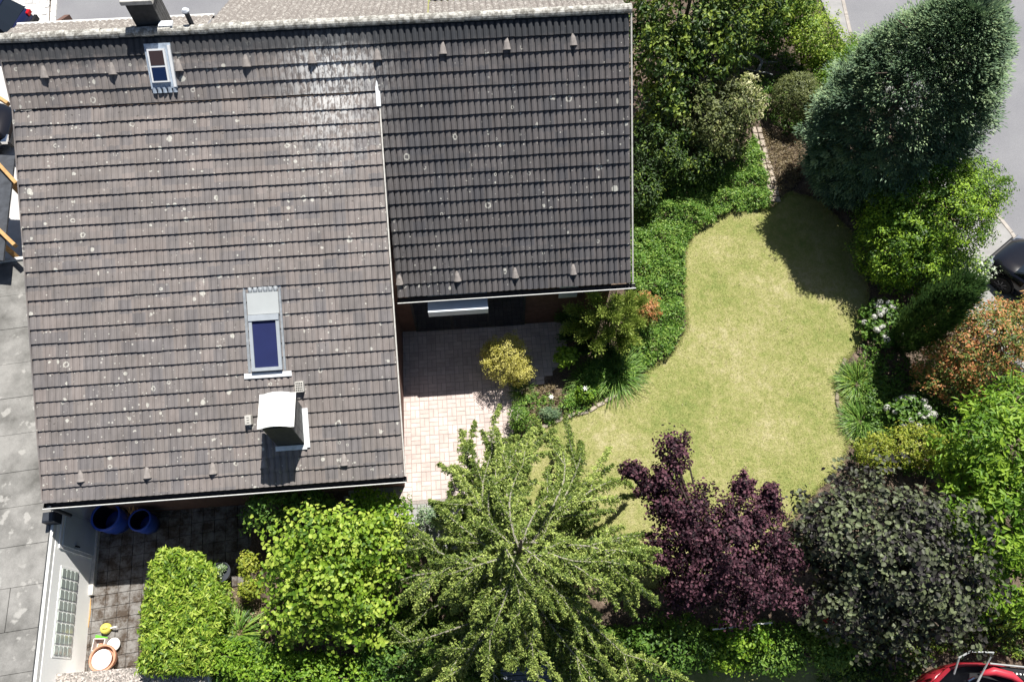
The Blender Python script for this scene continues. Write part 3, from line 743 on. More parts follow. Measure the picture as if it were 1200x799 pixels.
# water butts
def butt(u, v, r, h, label, tilt=0):
    c = at(u, v, YZ+h); c[2] = YZ+.02
    t = thing('water_butt', label, 'water butt', c, 'blue water butts under the eave')
    MB().lathe(c, [(r*.78, 0), (r*.98, h*.45), (r, h*.8), (r, h), (r*.9, h), (r*.88, h*.15)], 28).build('barrel', M['blue'], t, smooth=True)
    MB().lathe(c, [(r*.895, h-.02), (r*.87, h*.5), (r*.86, h*.14)], 28, caps=False).build('dark_inside', M['black'], t)
    MB().lathe(c, [(r*1.03, h-.05), (r*1.05, h-.02), (r*1.03, h+.01), (r*.9, h+.01)], 28, caps=False).build('rim', M['blue'], t, smooth=True)
    MB().lathe(c + [0, 0, h*.12], [(r*.86, .0), (r*.86, .01)], 28).build('water', M['glassd'], t)
butt(124, 605, .36, .82, 'larger blue water butt under the eave beside the garage door'); butt(164, 609, .28, .72, 'smaller blue water butt right of the larger one, under the eave')
def canes():
    t = thing('cane_bundle', 'bundle of thin bamboo canes lying between the blue water butts', 'canes', at(148, 600, YZ+.5))
    for i in range(9):
        a = at(138+i*3+rnd.uniform(-3, 3), 588, YZ+.6+rnd.random()*.3); b = at(153+rnd.uniform(-6, 10), 612, YZ+.1); MB().tube([a, b], .011, 5).build('cane', M['wood'], t)
canes()
def railing():
    t = thing('drying_rack', 'low wire rack leaning on the house wall under the eave', 'rack', at(225, 590, YZ+.3))
    A, B = at(165, 598, YZ+.25), at(255, 590, YZ+.25)
    MB().tube([A, B], .012, 6).build('rail', M['metalg'], t); MB().tube([A+[0, .25, .25], B+[0, .25, .25]], .012, 6).build('rail', M['metalg'], t)
    for i in range(8):
        p = A + (B-A)*(i/7.); MB().tube([p, p+np.array([.08, .25, .25])], .008, 5).build('bar', M['metalg'], t)
    for p in (A, B): MB().tube([p, (p[0], p[1], YZ)], .014, 6).build('leg', M['metalg'], t)
railing()
# pots and tools on the lit part of the yard
def pots():
    c = at(121, 771, YZ+.3); c[2] = YZ+.02; r = .31
    t = thing('plant_pot', 'large round terracotta pot filled with white granules beside the shed', 'pot', c)
    MB().lathe(c, [(r*.7, 0), (r*.95, .27), (r*1.02, .28), (r*1.02, .34), (r*.9, .34), (r*.84, .2)], 28).build('pot', M['terra'], t, smooth=False)
    mb = MB().lathe(c+[-.03, -.03, .26], [(r*.80, 0), (r*.74, .05), (r*.5, .09)], 18); mb.build('granules', M['white'], t, smooth=True)
    c = at(116, 755, YZ+.2); c[2] = YZ+.02
    t = thing('plant_pot', 'small square pale pot with a dark inside above the round pot', 'pot', c); w = .27; m = MB()
    for sx, sy, lx, ly in ((-1, 0, .025, w), (1, 0, .025, w), (0, -1, w, .025), (0, 1, w, .025)): m.box(c+[sx*w/2, sy*w/2, .11], (lx+.0, ly+.0, .22))
    m.box(c+[0, 0, .02], (w-.03, w-.03, .03)); m.build('pot', M['conc2'], t); MB().lathe(c+[0.0, -.02, .035], [(.07, 0), (.06, .08), (.04, .08)], 14).build('inner_pot', M['terra'], t)
    c = at(133, 755, YZ+.12); c[2] = YZ+.02
    t = MB().lathe(c, [(.10, 0), (.15, .07), (.165, .10), (.15, .13), (.08, .16), (.02, .165)], 22).build('lid', M['white'], None, c, True); tag(t, 'round white domed lid lying right of the square pot', 'lid')
    c = at(124, 736, YZ+.12); c[2] = YZ+.02
    t = thing('watering_can', 'yellow plastic watering can with a pale spout lying on the slabs', 'watering can', c)
    MB().lathe(c+[0, 0, .0], [(.11, 0), (.13, .06), (.12, .15), (.06, .19)], 18).build('body', M['yellow'], t, smooth=True)
    MB().tube([c+[.08, 0, .08], c+[.22, 0.02, .17], c+[.30, .03, .18]], [.025, .018, .03], 8).build('spout', M['white'], t)
    MB().tube([c+[-.05, 0, .17], c+[-.02, 0, .24], c+[.06, 0, .22], c+[.09, 0, .14]], .013, 6).build('handle', M['yellow'], t)
    c = at(119, 745, YZ+.08); c[2] = YZ+.03
    t = thing('hand_rake', 'green hand rake lying below the watering can', 'garden tool', c)
    for i in range(4): MB().tube([c+[-.16, .03-i*.02, .03], c+[.0, .0-i*.014, .05]], .01, 5).build('tine', M['green'], t)
    MB().tube([c+[0, -.02, .05], c+[.16, -.04, .04]], .02, 6).build('handle', M['green'], t)
    a = at(106, 700, YZ+.03); b = at(103, 735, YZ+.03); t = MB().tube([a, (a+b)/2+[.03, 0, .01], b], .016, 6).build('wooden_stick', M['wood'], None, a); tag(t, 'thin wooden stick lying along the foot of the garage wall', 'stick')
M['conc2'] = simple('pale pot', (.56, .50, .47), .08, 8, .7, .1)
pots()

# ------------------------------------------------------------------ foliage
TRI = [0]
class Leaves:
    def __init__(s, seed): s.r = np.random.default_rng(seed); s.C = []; s.A = []; s.N = []; s.L = []; s.W = []; s.T = []
    def put(s, C, A, N, L, W, T): s.C.append(C); s.A.append(A); s.N.append(N); s.L.append(L); s.W.append(W); s.T.append(T)
    def clumps(s, C, R, per, ln, wd, out=None, up=.6, rand=.9, tint=(.5, .25), flat=.8, ctint=.22, droop=0.):
        r = s.r; n = len(C); m = int(per); N = n*m
        g = r.normal(size=(N, 3)); g /= np.linalg.norm(g, axis=1)[:, None]; rad = r.random(N)**.45
        RR = np.repeat(R, m); P = np.repeat(C, m, 0) + g*(rad*RR)[:, None]*[1, 1, flat]
        o = np.repeat(out, m, 0) if out is not None else np.zeros((N, 3))
        nm = o*.5 + g*.35 + np.array([0, 0, up]) + r.normal(size=(N, 3))*rand*.45; nm /= np.linalg.norm(nm, axis=1)[:, None]
        a = g*.8 + o*.4 + r.normal(size=(N, 3))*.55 - np.array([0, 0, droop]); a -= nm*(a*nm).sum(1)[:, None]; a /= np.linalg.norm(a, axis=1)[:, None]+1e-9
        L = ln*r.uniform(.65, 1.25, N); W = wd*r.uniform(.7, 1.2, N)
        T = np.clip(np.repeat(r.normal(tint[0], ctint, n), m) + r.normal(0, tint[1], N), 0, 1); s.put(P, a, nm, L, W, T)
    def blades(s, C, A, L, W, T):   # straight slim leaves
        N = np.cross(A, np.cross([0, 0, 1.], A) + 1e-6); N /= np.linalg.norm(N, axis=1)[:, None]+1e-9; s.put(C, A, N, L, W, T)
    def oval(s, C, A, B, N, L, W, fold, T):
        n = len(C); V = np.empty((n, 6, 3)); V[:, 0] = C - A*L*.5
        V[:, 1] = C - A*L*.22 + B*W*.46 + N*W*fold*.8; V[:, 2] = C + A*L*.16 + B*W*.44 + N*W*fold*.7 - N*L*.03; V[:, 3] = C + A*L*.5 - N*L*.12
        V[:, 4] = C + A*L*.16 - B*W*.44 + N*W*fold*.7 - N*L*.03; V[:, 5] = C - A*L*.22 - B*W*.46 + N*W*fold*.8
        b = (np.arange(n)*6)[:, None]; F = np.concatenate([b + [0, 1, 2, 3], b + [0, 3, 4, 5]], 1).ravel()
        return V.reshape(-1, 3), F.astype(np.int32), np.repeat(T, 2)
    def build(s, name, mat, parent, loc=None, fold=.25, oval=False):
        C = np.concatenate(s.C); A = np.concatenate(s.A); N = np.concatenate(s.N); L = np.concatenate(s.L)[:, None]; W = np.concatenate(s.W)[:, None]; T = np.concatenate(s.T)
        loc = np.array(WL[parent.name] if loc is None else loc); B = np.cross(N, A); n = len(C); C = C - loc
        if oval: return s.finish(name, mat, parent, loc, *s.oval(C, A, B, N, L, W, fold, T))
        V = np.empty((n, 4, 3)); V[:, 0] = C - A*L*.5; V[:, 1] = C + B*W*.5 + N*W*fold - A*L*.02; V[:, 2] = C + A*L*.5 - N*L*.08; V[:, 3] = C - B*W*.5 + N*W*fold*.6 - A*L*.02
        return s.finish(name, mat, parent, loc, V.reshape(-1, 3), np.arange(4*n, dtype=np.int32), T)
    def finish(s, name, mat, parent, loc, V, F, T):
        nf = len(T); me = bpy.data.meshes.new(name); me.vertices.add(len(V)); me.vertices.foreach_set('co', V.ravel()); me.loops.add(4*nf); me.loops.foreach_set('vertex_index', F)
        me.polygons.add(nf); me.polygons.foreach_set('loop_start', np.arange(0, 4*nf, 4, dtype=np.int32)); me.update(calc_edges=True)
        TRI[0] += 2*nf
        at_ = me.attributes.new('tint', 'FLOAT', 'FACE'); at_.data.foreach_set('value', T.astype(np.float32)); me.materials.append(mat)
        return reg(bpy.data.objects.new(name, me), loc, parent)
def ell(r, n, rad, zmin=-1., inner=.45, lump=.18, ph=0):
    g = r.normal(size=(n*2, 3)); g /= np.linalg.norm(g, axis=1)[:, None]; g = g[g[:, 2] > zmin][:n]
    t = inner + (1-inner)*r.random(len(g))**.5
    l = 1 + lump*(np.sin(g[:, 0]*5.3+ph)*np.cos(g[:, 1]*4.7+ph*2) + .6*np.sin(g[:, 2]*6+g[:, 0]*7+ph*3))
    return g*(t*l)[:, None]*np.array(rad), g
LM = {}
def LMat(k, *a, **b): LM[k] = leafmat('leaves ' + k, *a, **b)
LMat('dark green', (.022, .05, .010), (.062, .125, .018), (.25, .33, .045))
LMat('mid green', (.035, .085, .012), (.09, .19, .025), (.20, .32, .05))
LMat('lime', (.07, .15, .012), (.23, .36, .03), (.44, .54, .09), trans=.35)
LMat('bright green', (.06, .14, .010), (.14, .27, .018), (.28, .42, .04), trans=.35)
LMat('yellow green', (.10, .14, .012), (.26, .32, .03), (.42, .43, .07), trans=.35)
LMat('gold', (.22, .20, .03), (.46, .43, .08), (.68, .62, .20), trans=.3)
LMat('olive', (.04, .055, .018), (.11, .14, .04), (.22, .25, .08))
LMat('blue green', (.055, .10, .058), (.13, .215, .11), (.30, .40, .20), rough=.6, trans=.15)
LMat('juniper', (.03, .07, .025), (.07, .145, .04), (.15, .25, .06))
LMat('spreading juniper', (.05, .11, .015), (.20, .30, .05), (.46, .54, .13))
LMat('larch', (.030, .06, .012), (.15, .22, .038), (.45, .53, .14), trans=.25)
LMat('purple', (.014, .006, .010), (.046, .017, .027), (.15, .065, .085), rough=.55, trans=.25, spec=.2)
LMat('hazel', (.020, .016, .018), (.060, .066, .042), (.155, .185, .09), rough=.5, trans=.25, spec=.3)
LMat('russet', (.06, .11, .02), (.20, .25, .05), (.58, .24, .10))
LMat('yew', (.03, .08, .008), (.12, .24, .016), (.32, .48, .04))
LMat('variegated', (.08, .12, .02), (.26, .29, .08), (.66, .64, .38))
LMat('pale bloom', (.10, .18, .06), (.28, .38, .18), (.66, .70, .58))
LMat('ground cover', (.05, .12, .015), (.13, .27, .035), (.32, .45, .09))
LMat('reed', (.04, .09, .012), (.12, .25, .03), (.32, .42, .07))
LMat('dry', (.12, .09, .05), (.25, .19, .11), (.38, .32, .18))
LMat('white bloom', (.42, .42, .38), (.62, .62, .56), (.78, .78, .74), trans=.3)
seedc = [100]
def plant(name, label, cat, lobes, mat, ln, wd, dens=1., cl=.22, up=.6, rand=.9, zmin=-.5, trunk=.05, group=None, inner=.45, lump=.18, tint=(.5, .22), per=None, flat=.8, z0=0., stems=5, ctint=.2, droop=0., oval=None):
    """lobes: (u, v, h, rx, ry, rz) crown centres surveyed at height h, radii in metres"""
    seedc[0] += 1; L = Leaves(seedc[0]); r = L.r
    cs = [at(u, v, h) for (u, v, h, *_x) in lobes]
    base = np.array([cs[0][0], cs[0][1], z0]); root = thing(name, label, cat, base, group)
    for (c, (u, v, h, rx, ry, rz)) in zip(cs, lobes):
        area = 4*math.pi*((rx*ry)**.8 + (rx*rz)**.8 + (ry*rz)**.8)/3
        ccl = min(cl, .6*min(rx, ry)); n = max(6, int(area/(ccl*ccl)*.62*dens)); P, g = ell(r, n, (rx, ry, rz), zmin, inner, lump, r.random()*6)
        P = P + c; P = P[:, :]; ok = P[:, 2] > z0 + .04; P, g = P[ok], g[ok]
        m = per or int(max(10, 1.9*ccl*ccl/(ln*wd)*1.0)); L.clumps(P, ccl*r.uniform(.6, 1.25, len(P)), m, ln, wd, g, up, rand, tint, flat, ctint, droop)
    cr = L.build('crown', LM[mat], root, oval=(wd >= .045 if oval is None else oval))
    # trunk and limbs
    c0 = cs[0]; mb = MB(); mb.tube([base - [0, 0, .05], base + (c0-base)*.5 + [.02, .03, 0], c0 + [0, 0, lobes[0][5]*.3]], [trunk, trunk*.8, trunk*.35], 8); mb.build('trunk', M['bark'], root)
    for (c, lo) in zip(cs, lobes):
        for k in range(stems):
            a = r.random()*6.28; e = c + np.array([math.cos(a)*lo[3]*.75, math.sin(a)*lo[4]*.75, lo[5]*r.uniform(-.1, .6)]); s_ = base + (c0-base)*r.uniform(.2, .7)
            MB().tube([s_, (s_+e)/2 + [0, 0, .1], e], [trunk*.5, trunk*.35, trunk*.1], 5, False).build('limb', M['bark'], root)
    return root, cr
def fountain(name, label, cat, u, v, h, R, n, ln, mat, wd=.02, lift=.8, group=None, z0=0.):
    seedc[0] += 1; L = Leaves(seedc[0]); r = L.r; c = at(u, v, h*.4); c[2] = z0
    root = thing(name, label, cat, c, group)
    az = r.random(n)*6.283; tl = r.random(n); out = np.stack([np.cos(az), np.sin(az), np.zeros(n)], 1); l = ln*r.uniform(.6, 1.15, n); T = np.clip(r.normal(.5, .25, n), 0, 1)
    b = c + out*(r.random(n)**.5*R*.45)[:, None]
    e0 = lift*(1.15-tl); P = b.copy(); seg = 4
    for k in range(seg):
        an = e0 - k*.42; A = out*np.cos(an)[:, None] + np.array([0, 0, 1.])*np.sin(an)[:, None]; s_ = l/seg
        N = -out*np.sin(an)[:, None] + np.array([0, 0, 1.])*np.cos(an)[:, None]
        L.put(P + A*(s_/2)[:, None], A, N, s_*1.25, np.full(n, wd*(1-.15*k)), T); P = P + A*s_[:, None]
    L.build('foliage', LM[mat], root); return root, c

# lawn blades
def lawn_blades():
    L = Leaves(5); r = L.r; poly = gpoly(lawn_px); x = [p[0] for p in poly]; y = [p[1] for p in poly]
    P = np.stack([r.uniform(min(x), max(x), 330000), r.uniform(min(y), max(y), 330000)], 1); P = P[inpoly(P, poly)][:190000]; n = len(P)
    A = r.normal(size=(n, 3))*[.8, .8, 0] + [0, 0, .55]; A /= np.linalg.norm(A, axis=1)[:, None]; l = r.uniform(.025, .06, n)
    C = np.column_stack([P, .012 + l*.3*A[:, 2]]); L.blades(C, A, l, np.full(n, .007), r.random(n)); o = L.build('grass', M['blade'], None, (0, 0, 0)); tag(o, 'short mown dry grass blades on the lawn', 'grass', kind='stuff')
lawn_blades()
def lawn_litter():
    L = Leaves(6); r = L.r; poly = gpoly(lawn_px); P = np.stack([r.uniform(-1, 10, 900), r.uniform(2, 17, 900)], 1); P = P[inpoly(P, poly)][:260]; n = len(P); az = r.random(n)*6.28
    A = np.stack([np.cos(az), np.sin(az), .1+0*az], 1); N = np.array([0, 0, 1.]) + r.normal(size=(n, 3))*.25; N -= A*(N*A).sum(1)[:, None]; N /= np.linalg.norm(N, axis=1)[:, None]
    L.put(np.column_stack([P, np.full(n, .05)]), A, N, r.uniform(.02, .055, n), r.uniform(.012, .03, n), r.random(n)); tag(L.build('fallen_leaves', LM['dry'], None, (0, 0, 0)), 'scattered dry fallen leaves on the lawn', 'leaves', kind='stuff')
    E = Leaves(7); r = E.r; pts = np.array(poly)   # longer ragged grass along the lawn edge
    for i in range(len(pts)):
        a, b = pts[i], pts[(i+1) % len(pts)]; n = int(np.linalg.norm(b-a)*420); t = r.random(n)[:, None]; Q = a*(1-t) + b*t + r.normal(size=(n, 2))*.035; A = r.normal(size=(n, 3))*[.7, .7, 0] + [0, 0, .7]; A /= np.linalg.norm(A, axis=1)[:, None]; l = r.uniform(.04, .11, n)
        E.blades(np.column_stack([Q, .01+l*.35]), A, l, np.full(n, .009), r.random(n))
    tag(E.build('grass', M['blade'], None, (0, 0, 0)), 'longer ragged grass along the edge of the lawn', 'grass', kind='stuff')
# ivy-like ground cover
def cover(name, label, px, mat, n, hh, ln, wd, seed, amp=.15):
    L = Leaves(seed); r = L.r; poly = gpoly(px, .15); x = [p[0] for p in poly]; y = [p[1] for p in poly]
    P = np.stack([r.uniform(min(x), max(x), n*4), r.uniform(min(y), max(y), n*4)], 1); P = P[inpoly(P, poly)][:n]; n = len(P)
    H = hh + r.normal(size=n)*amp*.25
    for _ in range(9):
        kx_, ky_ = r.normal(size=2)*4.5; H += amp*.27*np.sin(P[:, 0]*kx_ + P[:, 1]*ky_ + r.random()*6.28) ; C = np.column_stack([P, np.clip(H, .05, 9)])
    m = 14; L.clumps(C, r.uniform(.07, .15, n), m, ln, wd, None, .7, 1.1, (.5, .2), .7, .2)
    o = L.build(name, LM[mat], None, (0, 0, 0)); tag(o, label, 'ground cover', kind='stuff')
lawn_litter()
cover('ground_cover', 'dense green leafy ground cover between house wall and lawn', [(735, 262), (762, 225), (800, 205), (850, 195), (885, 158), (905, 241), (850, 250), (813, 272), (801, 296), (800, 385), (785, 412), (742, 442), (690, 470), (655, 480), (690, 430), (742, 400), (738, 330)], 'ground cover', 4600, .22, .075, .034, 11, .16)
cover('bed_plants', 'low green and dry bedding plants in the strip below the golden shrub', [(600, 470), (640, 455), (700, 462), (690, 478), (640, 498), (610, 520), (596, 505)], 'ground cover', 120, .12, .08, .03, 12, .06)
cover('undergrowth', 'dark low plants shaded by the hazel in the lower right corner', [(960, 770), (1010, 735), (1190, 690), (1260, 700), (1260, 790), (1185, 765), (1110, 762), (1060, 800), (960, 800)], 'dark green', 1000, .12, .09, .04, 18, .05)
cover('undergrowth', 'dark shaded undergrowth between the top shrubs and the stone path', [(850, 60), (930, 60), (960, 110), (970, 200), (945, 165), (905, 150), (885, 130), (868, 90)], 'mid green', 500, .25, .09, .045, 17, .12)
cover('dry_grass', 'dry straw coloured grass tufts beside the stone edging', [(893, 150), (940, 150), (945, 200), (915, 232), (903, 205)], 'dry', 420, .05, .10, .02, 13, .04)
cover('dry_grass', 'dry straw coloured patch between golden shrub and lawn edging', [(612, 452), (650, 450), (672, 470), (640, 490), (618, 500)], 'dry', 150, .04, .09, .02, 19, .03)
cover('undergrowth', 'dark undergrowth shaded by the trees along the lower edge', [(230, 800), (250, 745), (420, 770), (480, 690), (560, 740), (760, 735), (930, 730), (1000, 745), (980, 775), (760, 790), (560, 800)], 'mid green', 2200, .35, .10, .05, 14, .15)
cover('border_plants', 'mixed low green plants in the right-hand border', [(1000, 540), (1010, 400), (1080, 430), (1190, 470), (1200, 560), (1090, 560)], 'mid green', 900, .25, .09, .045, 15, .1)
cover('fallen_leaves', 'dry brown leaf litter on the soil near the hedge', [(262, 690), (300, 690), (318, 745), (262, 745)], 'dry', 100, .02, .06, .03, 16, .01)

S = plant
# upper garden
S('broadleaf_tree', 'dark green tree with yellow green sprays against the right roof verge, top of the photo', 'tree', [(805, 15, 3.4, 2.2, 1.7, 1.6), (775, 78, 2.4, 1.1, 1.4, 1.3), (835, 55, 2.7, 1.2, 1.1, 1.2), (785, 130, 1.6, 1.1, 1.1, 1.2), (870, 5, 2.8, 1.3, 1.1, 1.2)], 'dark green', .15, .075, cl=.30, trunk=.14, dens=1.7, ctint=.35, tint=(.52, .25), lump=.3)
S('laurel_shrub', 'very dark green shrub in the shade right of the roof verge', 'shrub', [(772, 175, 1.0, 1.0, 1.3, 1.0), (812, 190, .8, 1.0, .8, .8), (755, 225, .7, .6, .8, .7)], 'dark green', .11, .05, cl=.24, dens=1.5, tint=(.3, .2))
S('variegated_shrub', 'olive shrub with cream edged leaves catching the sun beside the stone edging', 'shrub', [(835, 140, 1.5, 1.3, 1.35, 1.3)], 'olive', .10, .05, cl=.22, dens=1.5, tint=(.55, .25))
S('variegated_shrub', 'cream and pale yellow leaved shrub lit by the sun, just left of the path', 'shrub', [(868, 118, 1.7, .75, .75, .85), (850, 158, 1.1, .6, .6, .6)], 'variegated', .10, .045, cl=.18, tint=(.6, .28))
S('green_shrub', 'mid green shrub at the top edge beside the street corner', 'shrub', [(895, 8, 1.8, 1.6, 1.1, 1.3), (858, 22, 1.6, .9, .8, .9), (890, 40, 1.1, .8, .8, .9)], 'mid green', .11, .05, cl=.24, dens=1.6, tint=(.65, .22))
S('golden_shrub', 'bright yellow green shrub at the street corner, near the top edge', 'shrub', [(952, 50, 1.3, .90, .90, 1.0), (935, 25, 1.4, .8, .8, .9), (965, 75, .9, .6, .6, .7)], 'lime', .09, .042, cl=.18, dens=1.6, tint=(.55, .25))
S('round_shrub', 'small rounded olive green shrub left of the big blue green conifer', 'shrub', [(933, 114, .9, .78, .78, .8)], 'olive', .055, .03, dens=1.5, cl=.13, tint=(.62, .2), lump=.06, inner=.7)
S('round_shrub', 'green shrub wedged between the bright shrub and the blue green conifer', 'shrub', [(985, 85, 1.0, .8, .8, .9), (965, 108, .7, .6, .6, .7), (1000, 65, .9, .6, .6, .7)], 'bright green', .06, .035, cl=.16, dens=1.5, tint=(.35, .2))
# big conifer
def big_conifer():
    L = Leaves(77); r = L.r; b = at(985, 222); H = 6.7; root = thing('conifer_tree', 'tall dense blue green conifer towering over the corner of the lawn', 'tree', b)
    n = 4600; z = r.random(n); prof = np.sin(np.pi*np.clip(z, 0, 1)**.92)**.55
    az = r.random(n)*6.283; sh = .35 + .65*r.random(n)**.35; lum = 1 + .09*np.sin(az*5+z*9) + .09*np.sin(az*13+z*4)*np.sin(z*38+az*3) + .05*r.normal(size=n)
    R = 1.98*np.maximum(prof, .15)*sh*lum; g = np.stack([np.cos(az), np.sin(az), (z-.45)*1.4], 1); g /= np.linalg.norm(g, axis=1)[:, None]
    P = b + np.stack([np.cos(az)*R, np.sin(az)*R*.98, .15 + z*(H-.1)], 1) + np.stack([.62*z**1.3, .25*z**1.3, 0*z], 1)
    # each clump is a spray of slim scale-leaf fans leaning outward
    m = 40; N = n*m; rr = .30*r.uniform(.5, 1.5, n); d = r.normal(size=(N, 3)); d /= np.linalg.norm(d, axis=1)[:, None]
    gg = np.repeat(g, m, 0); A = gg*1.1 + d*.7 + [0, 0, .25]; A /= np.linalg.norm(A, axis=1)[:, None]
    C = np.repeat(P, m, 0) + A*(np.repeat(rr, m)*r.random(N))[:, None] + d*.04
    Nn = gg*.6 + [0, 0, .7] + d*.45; Nn -= A*(Nn*A).sum(1)[:, None]; Nn /= np.linalg.norm(Nn, axis=1)[:, None]+1e-9
    T = np.clip(np.repeat(r.normal(.45, .32, n), m) + r.normal(0, .10, N), 0, 1)
    L.put(C, A, Nn, .10*r.uniform(.7, 1.3, N), .036*r.uniform(.7, 1.2, N), T); L.build('crown', LM['blue green'], root)
    MB().tube([b, b+[0, 0, 3], b+[0, 0, H-.4]], [.16, .1, .03], 9).build('trunk', M['bark'], root)
    mb = MB()
    for k in range(40):
        zz = r.uniform(.5, 6.0); a = r.random()*6.28; q = 1.6*math.sin(math.pi*(zz/7.))**.55; MB().tube([b+[0, 0, zz], b+[math.cos(a)*q, math.sin(a)*q, zz+.3]], [.035, .01], 5, False).build('limb', M['bark'], root)
big_conifer()
S('yew_shrub', 'large bright green yew below the blue green conifer, beside the pavement', 'shrub', [(1095, 245, 2.0, 1.85, 1.6, 1.6), (1055, 290, 1.4, 1.3, 1.1, 1.3), (1135, 225, 2.0, .95, 1.0, 1.0), (1085, 315, 1.0, 1.5, .9, 1.0), (1045, 250, 1.4, 1.0, 1.0, 1.2)], 'yew', .085, .040, cl=.20, trunk=.1, tint=(.5, .18), lump=.10, ctint=.36, dens=2.0, inner=.35, zmin=-.9)
S('blossom_shrub', 'pale white flecked shrub below the yew at the pavement edge', 'shrub', [(1130, 318, .8, .75, .6, .7)], 'pale bloom', .08, .05, cl=.16, tint=(.5, .3))
def column_juniper():
    L = Leaves(78); r = L.r; b = at(1050, 408); H = 3.5; root = thing('column_juniper', 'slim dark green columnar juniper left of the russet shrub', 'conifer', b)
    n = 900; z = r.random(n); R = .52*np.sin(np.pi*np.clip(z*.9+.06, 0, 1))**.5*(.4+.6*r.random(n)**.5); az = r.random(n)*6.283
    P = b + np.stack([np.cos(az)*R, np.sin(az)*R, .1+z*H], 1); m = 18; N = n*m; g = np.repeat(np.stack([np.cos(az), np.sin(az), 0*az], 1), m, 0); d = r.normal(size=(N, 3))
    A = g*.35 + d*.16 + [0, 0, 1]; A /= np.linalg.norm(A, axis=1)[:, None]; C = np.repeat(P, m, 0) + A*(r.random(N)*.35)[:, None] + d*.02
    Nn = np.cross(A, d); Nn /= np.linalg.norm(Nn, axis=1)[:, None]; L.put(C, A, Nn, .14*r.uniform(.7, 1.3, N), .03*np.ones(N), np.clip(np.repeat(r.normal(.5, .22, n), m), 0, 1)); L.build('crown', LM['juniper'], root)
    MB().tube([b, b+[0, 0, H-.3]], [.06, .02], 7).build('trunk', M['bark'], root)
column_juniper()
S('russet_shrub', 'large shrub with red brown young leaves in front of the black parked car', 'shrub', [(1150, 405, 1.5, 1.45, 1.15, 1.25), (1115, 435, 1.0, 1.0, .9, .9), (1195, 385, 1.4, .9, .9, 1.0)], 'russet', .085, .042, cl=.18, dens=1.3, tint=(.55, .3), ctint=.3)
def hydrangea(label, u, v, rx, ry, heads, hh, seed):
    root, cr = S('hydrangea', label, 'hydrangea', [(u, v, hh, rx, ry, hh*.9)], 'mid green', .12, .08, cl=.16, group=None, tint=(.45, .2)); r = np.random.default_rng(seed)
    for k in range(heads):
        a = r.random()*6.283; q = r.random()**.5; c = WL[root.name] + np.array([math.cos(a)*q*rx*.95, math.sin(a)*q*ry*.95, hh*1.15 + .65*hh*math.sqrt(max(0, 1-q*q))]); L = Leaves(seed*50+k)
        g = r.normal(size=(90, 3)); g /= np.linalg.norm(g, axis=1)[:, None]; R = r.uniform(.06, .10); N = g; A = np.cross(g, r.normal(size=(90, 3))); A /= np.linalg.norm(A, axis=1)[:, None]
        L.put(c + g*R*np.array([1, 1, .8]), A, N, np.full(90, .045), np.full(90, .04), r.random(90)); L.build('flower_head', LM['white bloom'], root, c, .05)
hydrangea('hydrangea with cream flower balls in shade at the lawn corner by the juniper', 1037, 380, .68, .75, 24, .42, 301)
hydrangea('hydrangea with white flower balls in full sun between reeds and russet shrub', 1066, 486, .70, .48, 26, .45, 302)
fountain('daylily', 'bright green arching daylily clump at the right edge of the lawn, upper one', 'plant', 1008, 447, .5, .9, 800, .50, 'reed', .028, 1.2)
fountain('daylily', 'darker grass clump with a few blue flowers, lower one at the right lawn edge', 'plant', 1012, 492, .5, .9, 900, .50, 'ground cover', .022, 1.2)
fountain('grass_tuft', 'small dark tuft of grass behind the white hydrangea, under the russet shrub', 'plant', 1045, 462, .4, .4, 200, .5, 'ground cover', .02, 1.2)
S('privet_shrub', 'yellow green privet behind the grey purple hazel', 'shrub', [(1070, 523, 1.1, .95, .55, .6), (1025, 530, 1.0, .55, .45, .5), (1110, 530, 1.1, .6, .45, .5)], 'yellow green', .07, .035, cl=.15, tint=(.5, .25))
S('broadleaf_tree', 'light green large leaved tree at the right edge of the photo', 'tree', [(1175, 530, 3.0, 1.3, 1.25, 1.1), (1185, 600, 2.6, 1.4, 1.3, 1.2), (1180, 670, 1.8, 1.3, 1.1, 1.0), (1140, 555, 2.2, .8, .8, .9), (1195, 475, 2.2, 1.0, .7, .7), (1150, 640, 1.6, 1.0, 1.0, .9)], 'bright green', .17, .055, cl=.28, trunk=.1, dens=1.5, tint=(.55, .25), ctint=.25)
S('hazel_tree', 'round tree with grey green and purple leaves at the lower right of the lawn', 'tree', [(1045, 640, 2.9, 1.9, 1.5, 1.5), (985, 625, 2.5, 1.1, 1.0, 1.1), (1085, 690, 2.5, 1.25, 1.1, 1.2), (1005, 690, 2.2, 1.1, 1.1, 1.1), (1040, 720, 1.8, 1.2, .9, 1.0)], 'hazel', .112, .088, cl=.24, trunk=.12, tint=(.5, .3), lump=.30, ctint=.28, rand=1.0, dens=1.5)
S('purple_tree', 'dark purple leaved tree right of the light green spreading conifer', 'tree', [(850, 640, 3.1, 1.2, 1.05, 1.1), (808, 615, 2.9, .7, .7, .8), (893, 628, 2.8, .6, .65, .8), (862, 688, 2.4, .95, .7, .8), (790, 530, 3.6, .27, .36, .6), (780, 562, 3.4, .25, .3, .45), (742, 552, 3.3, .26, .16, .2), (760, 572, 3.1, .26, .2, .3), (782, 590, 3.0, .38, .35, .5), (902, 583, 3.3, .16, .26, .4), (870, 572, 3.2, .2, .25, .4), (925, 655, 2.8, .26, .22, .35), (925, 700, 2.3, .26, .22, .35), (800, 690, 2.3, .5, .45, .6), (770, 650, 2.6, .35, .35, .5)], 'purple', .075, .055, cl=.19, trunk=.1, tint=(.5, .3), lump=.38, ctint=.3, dens=1.25)
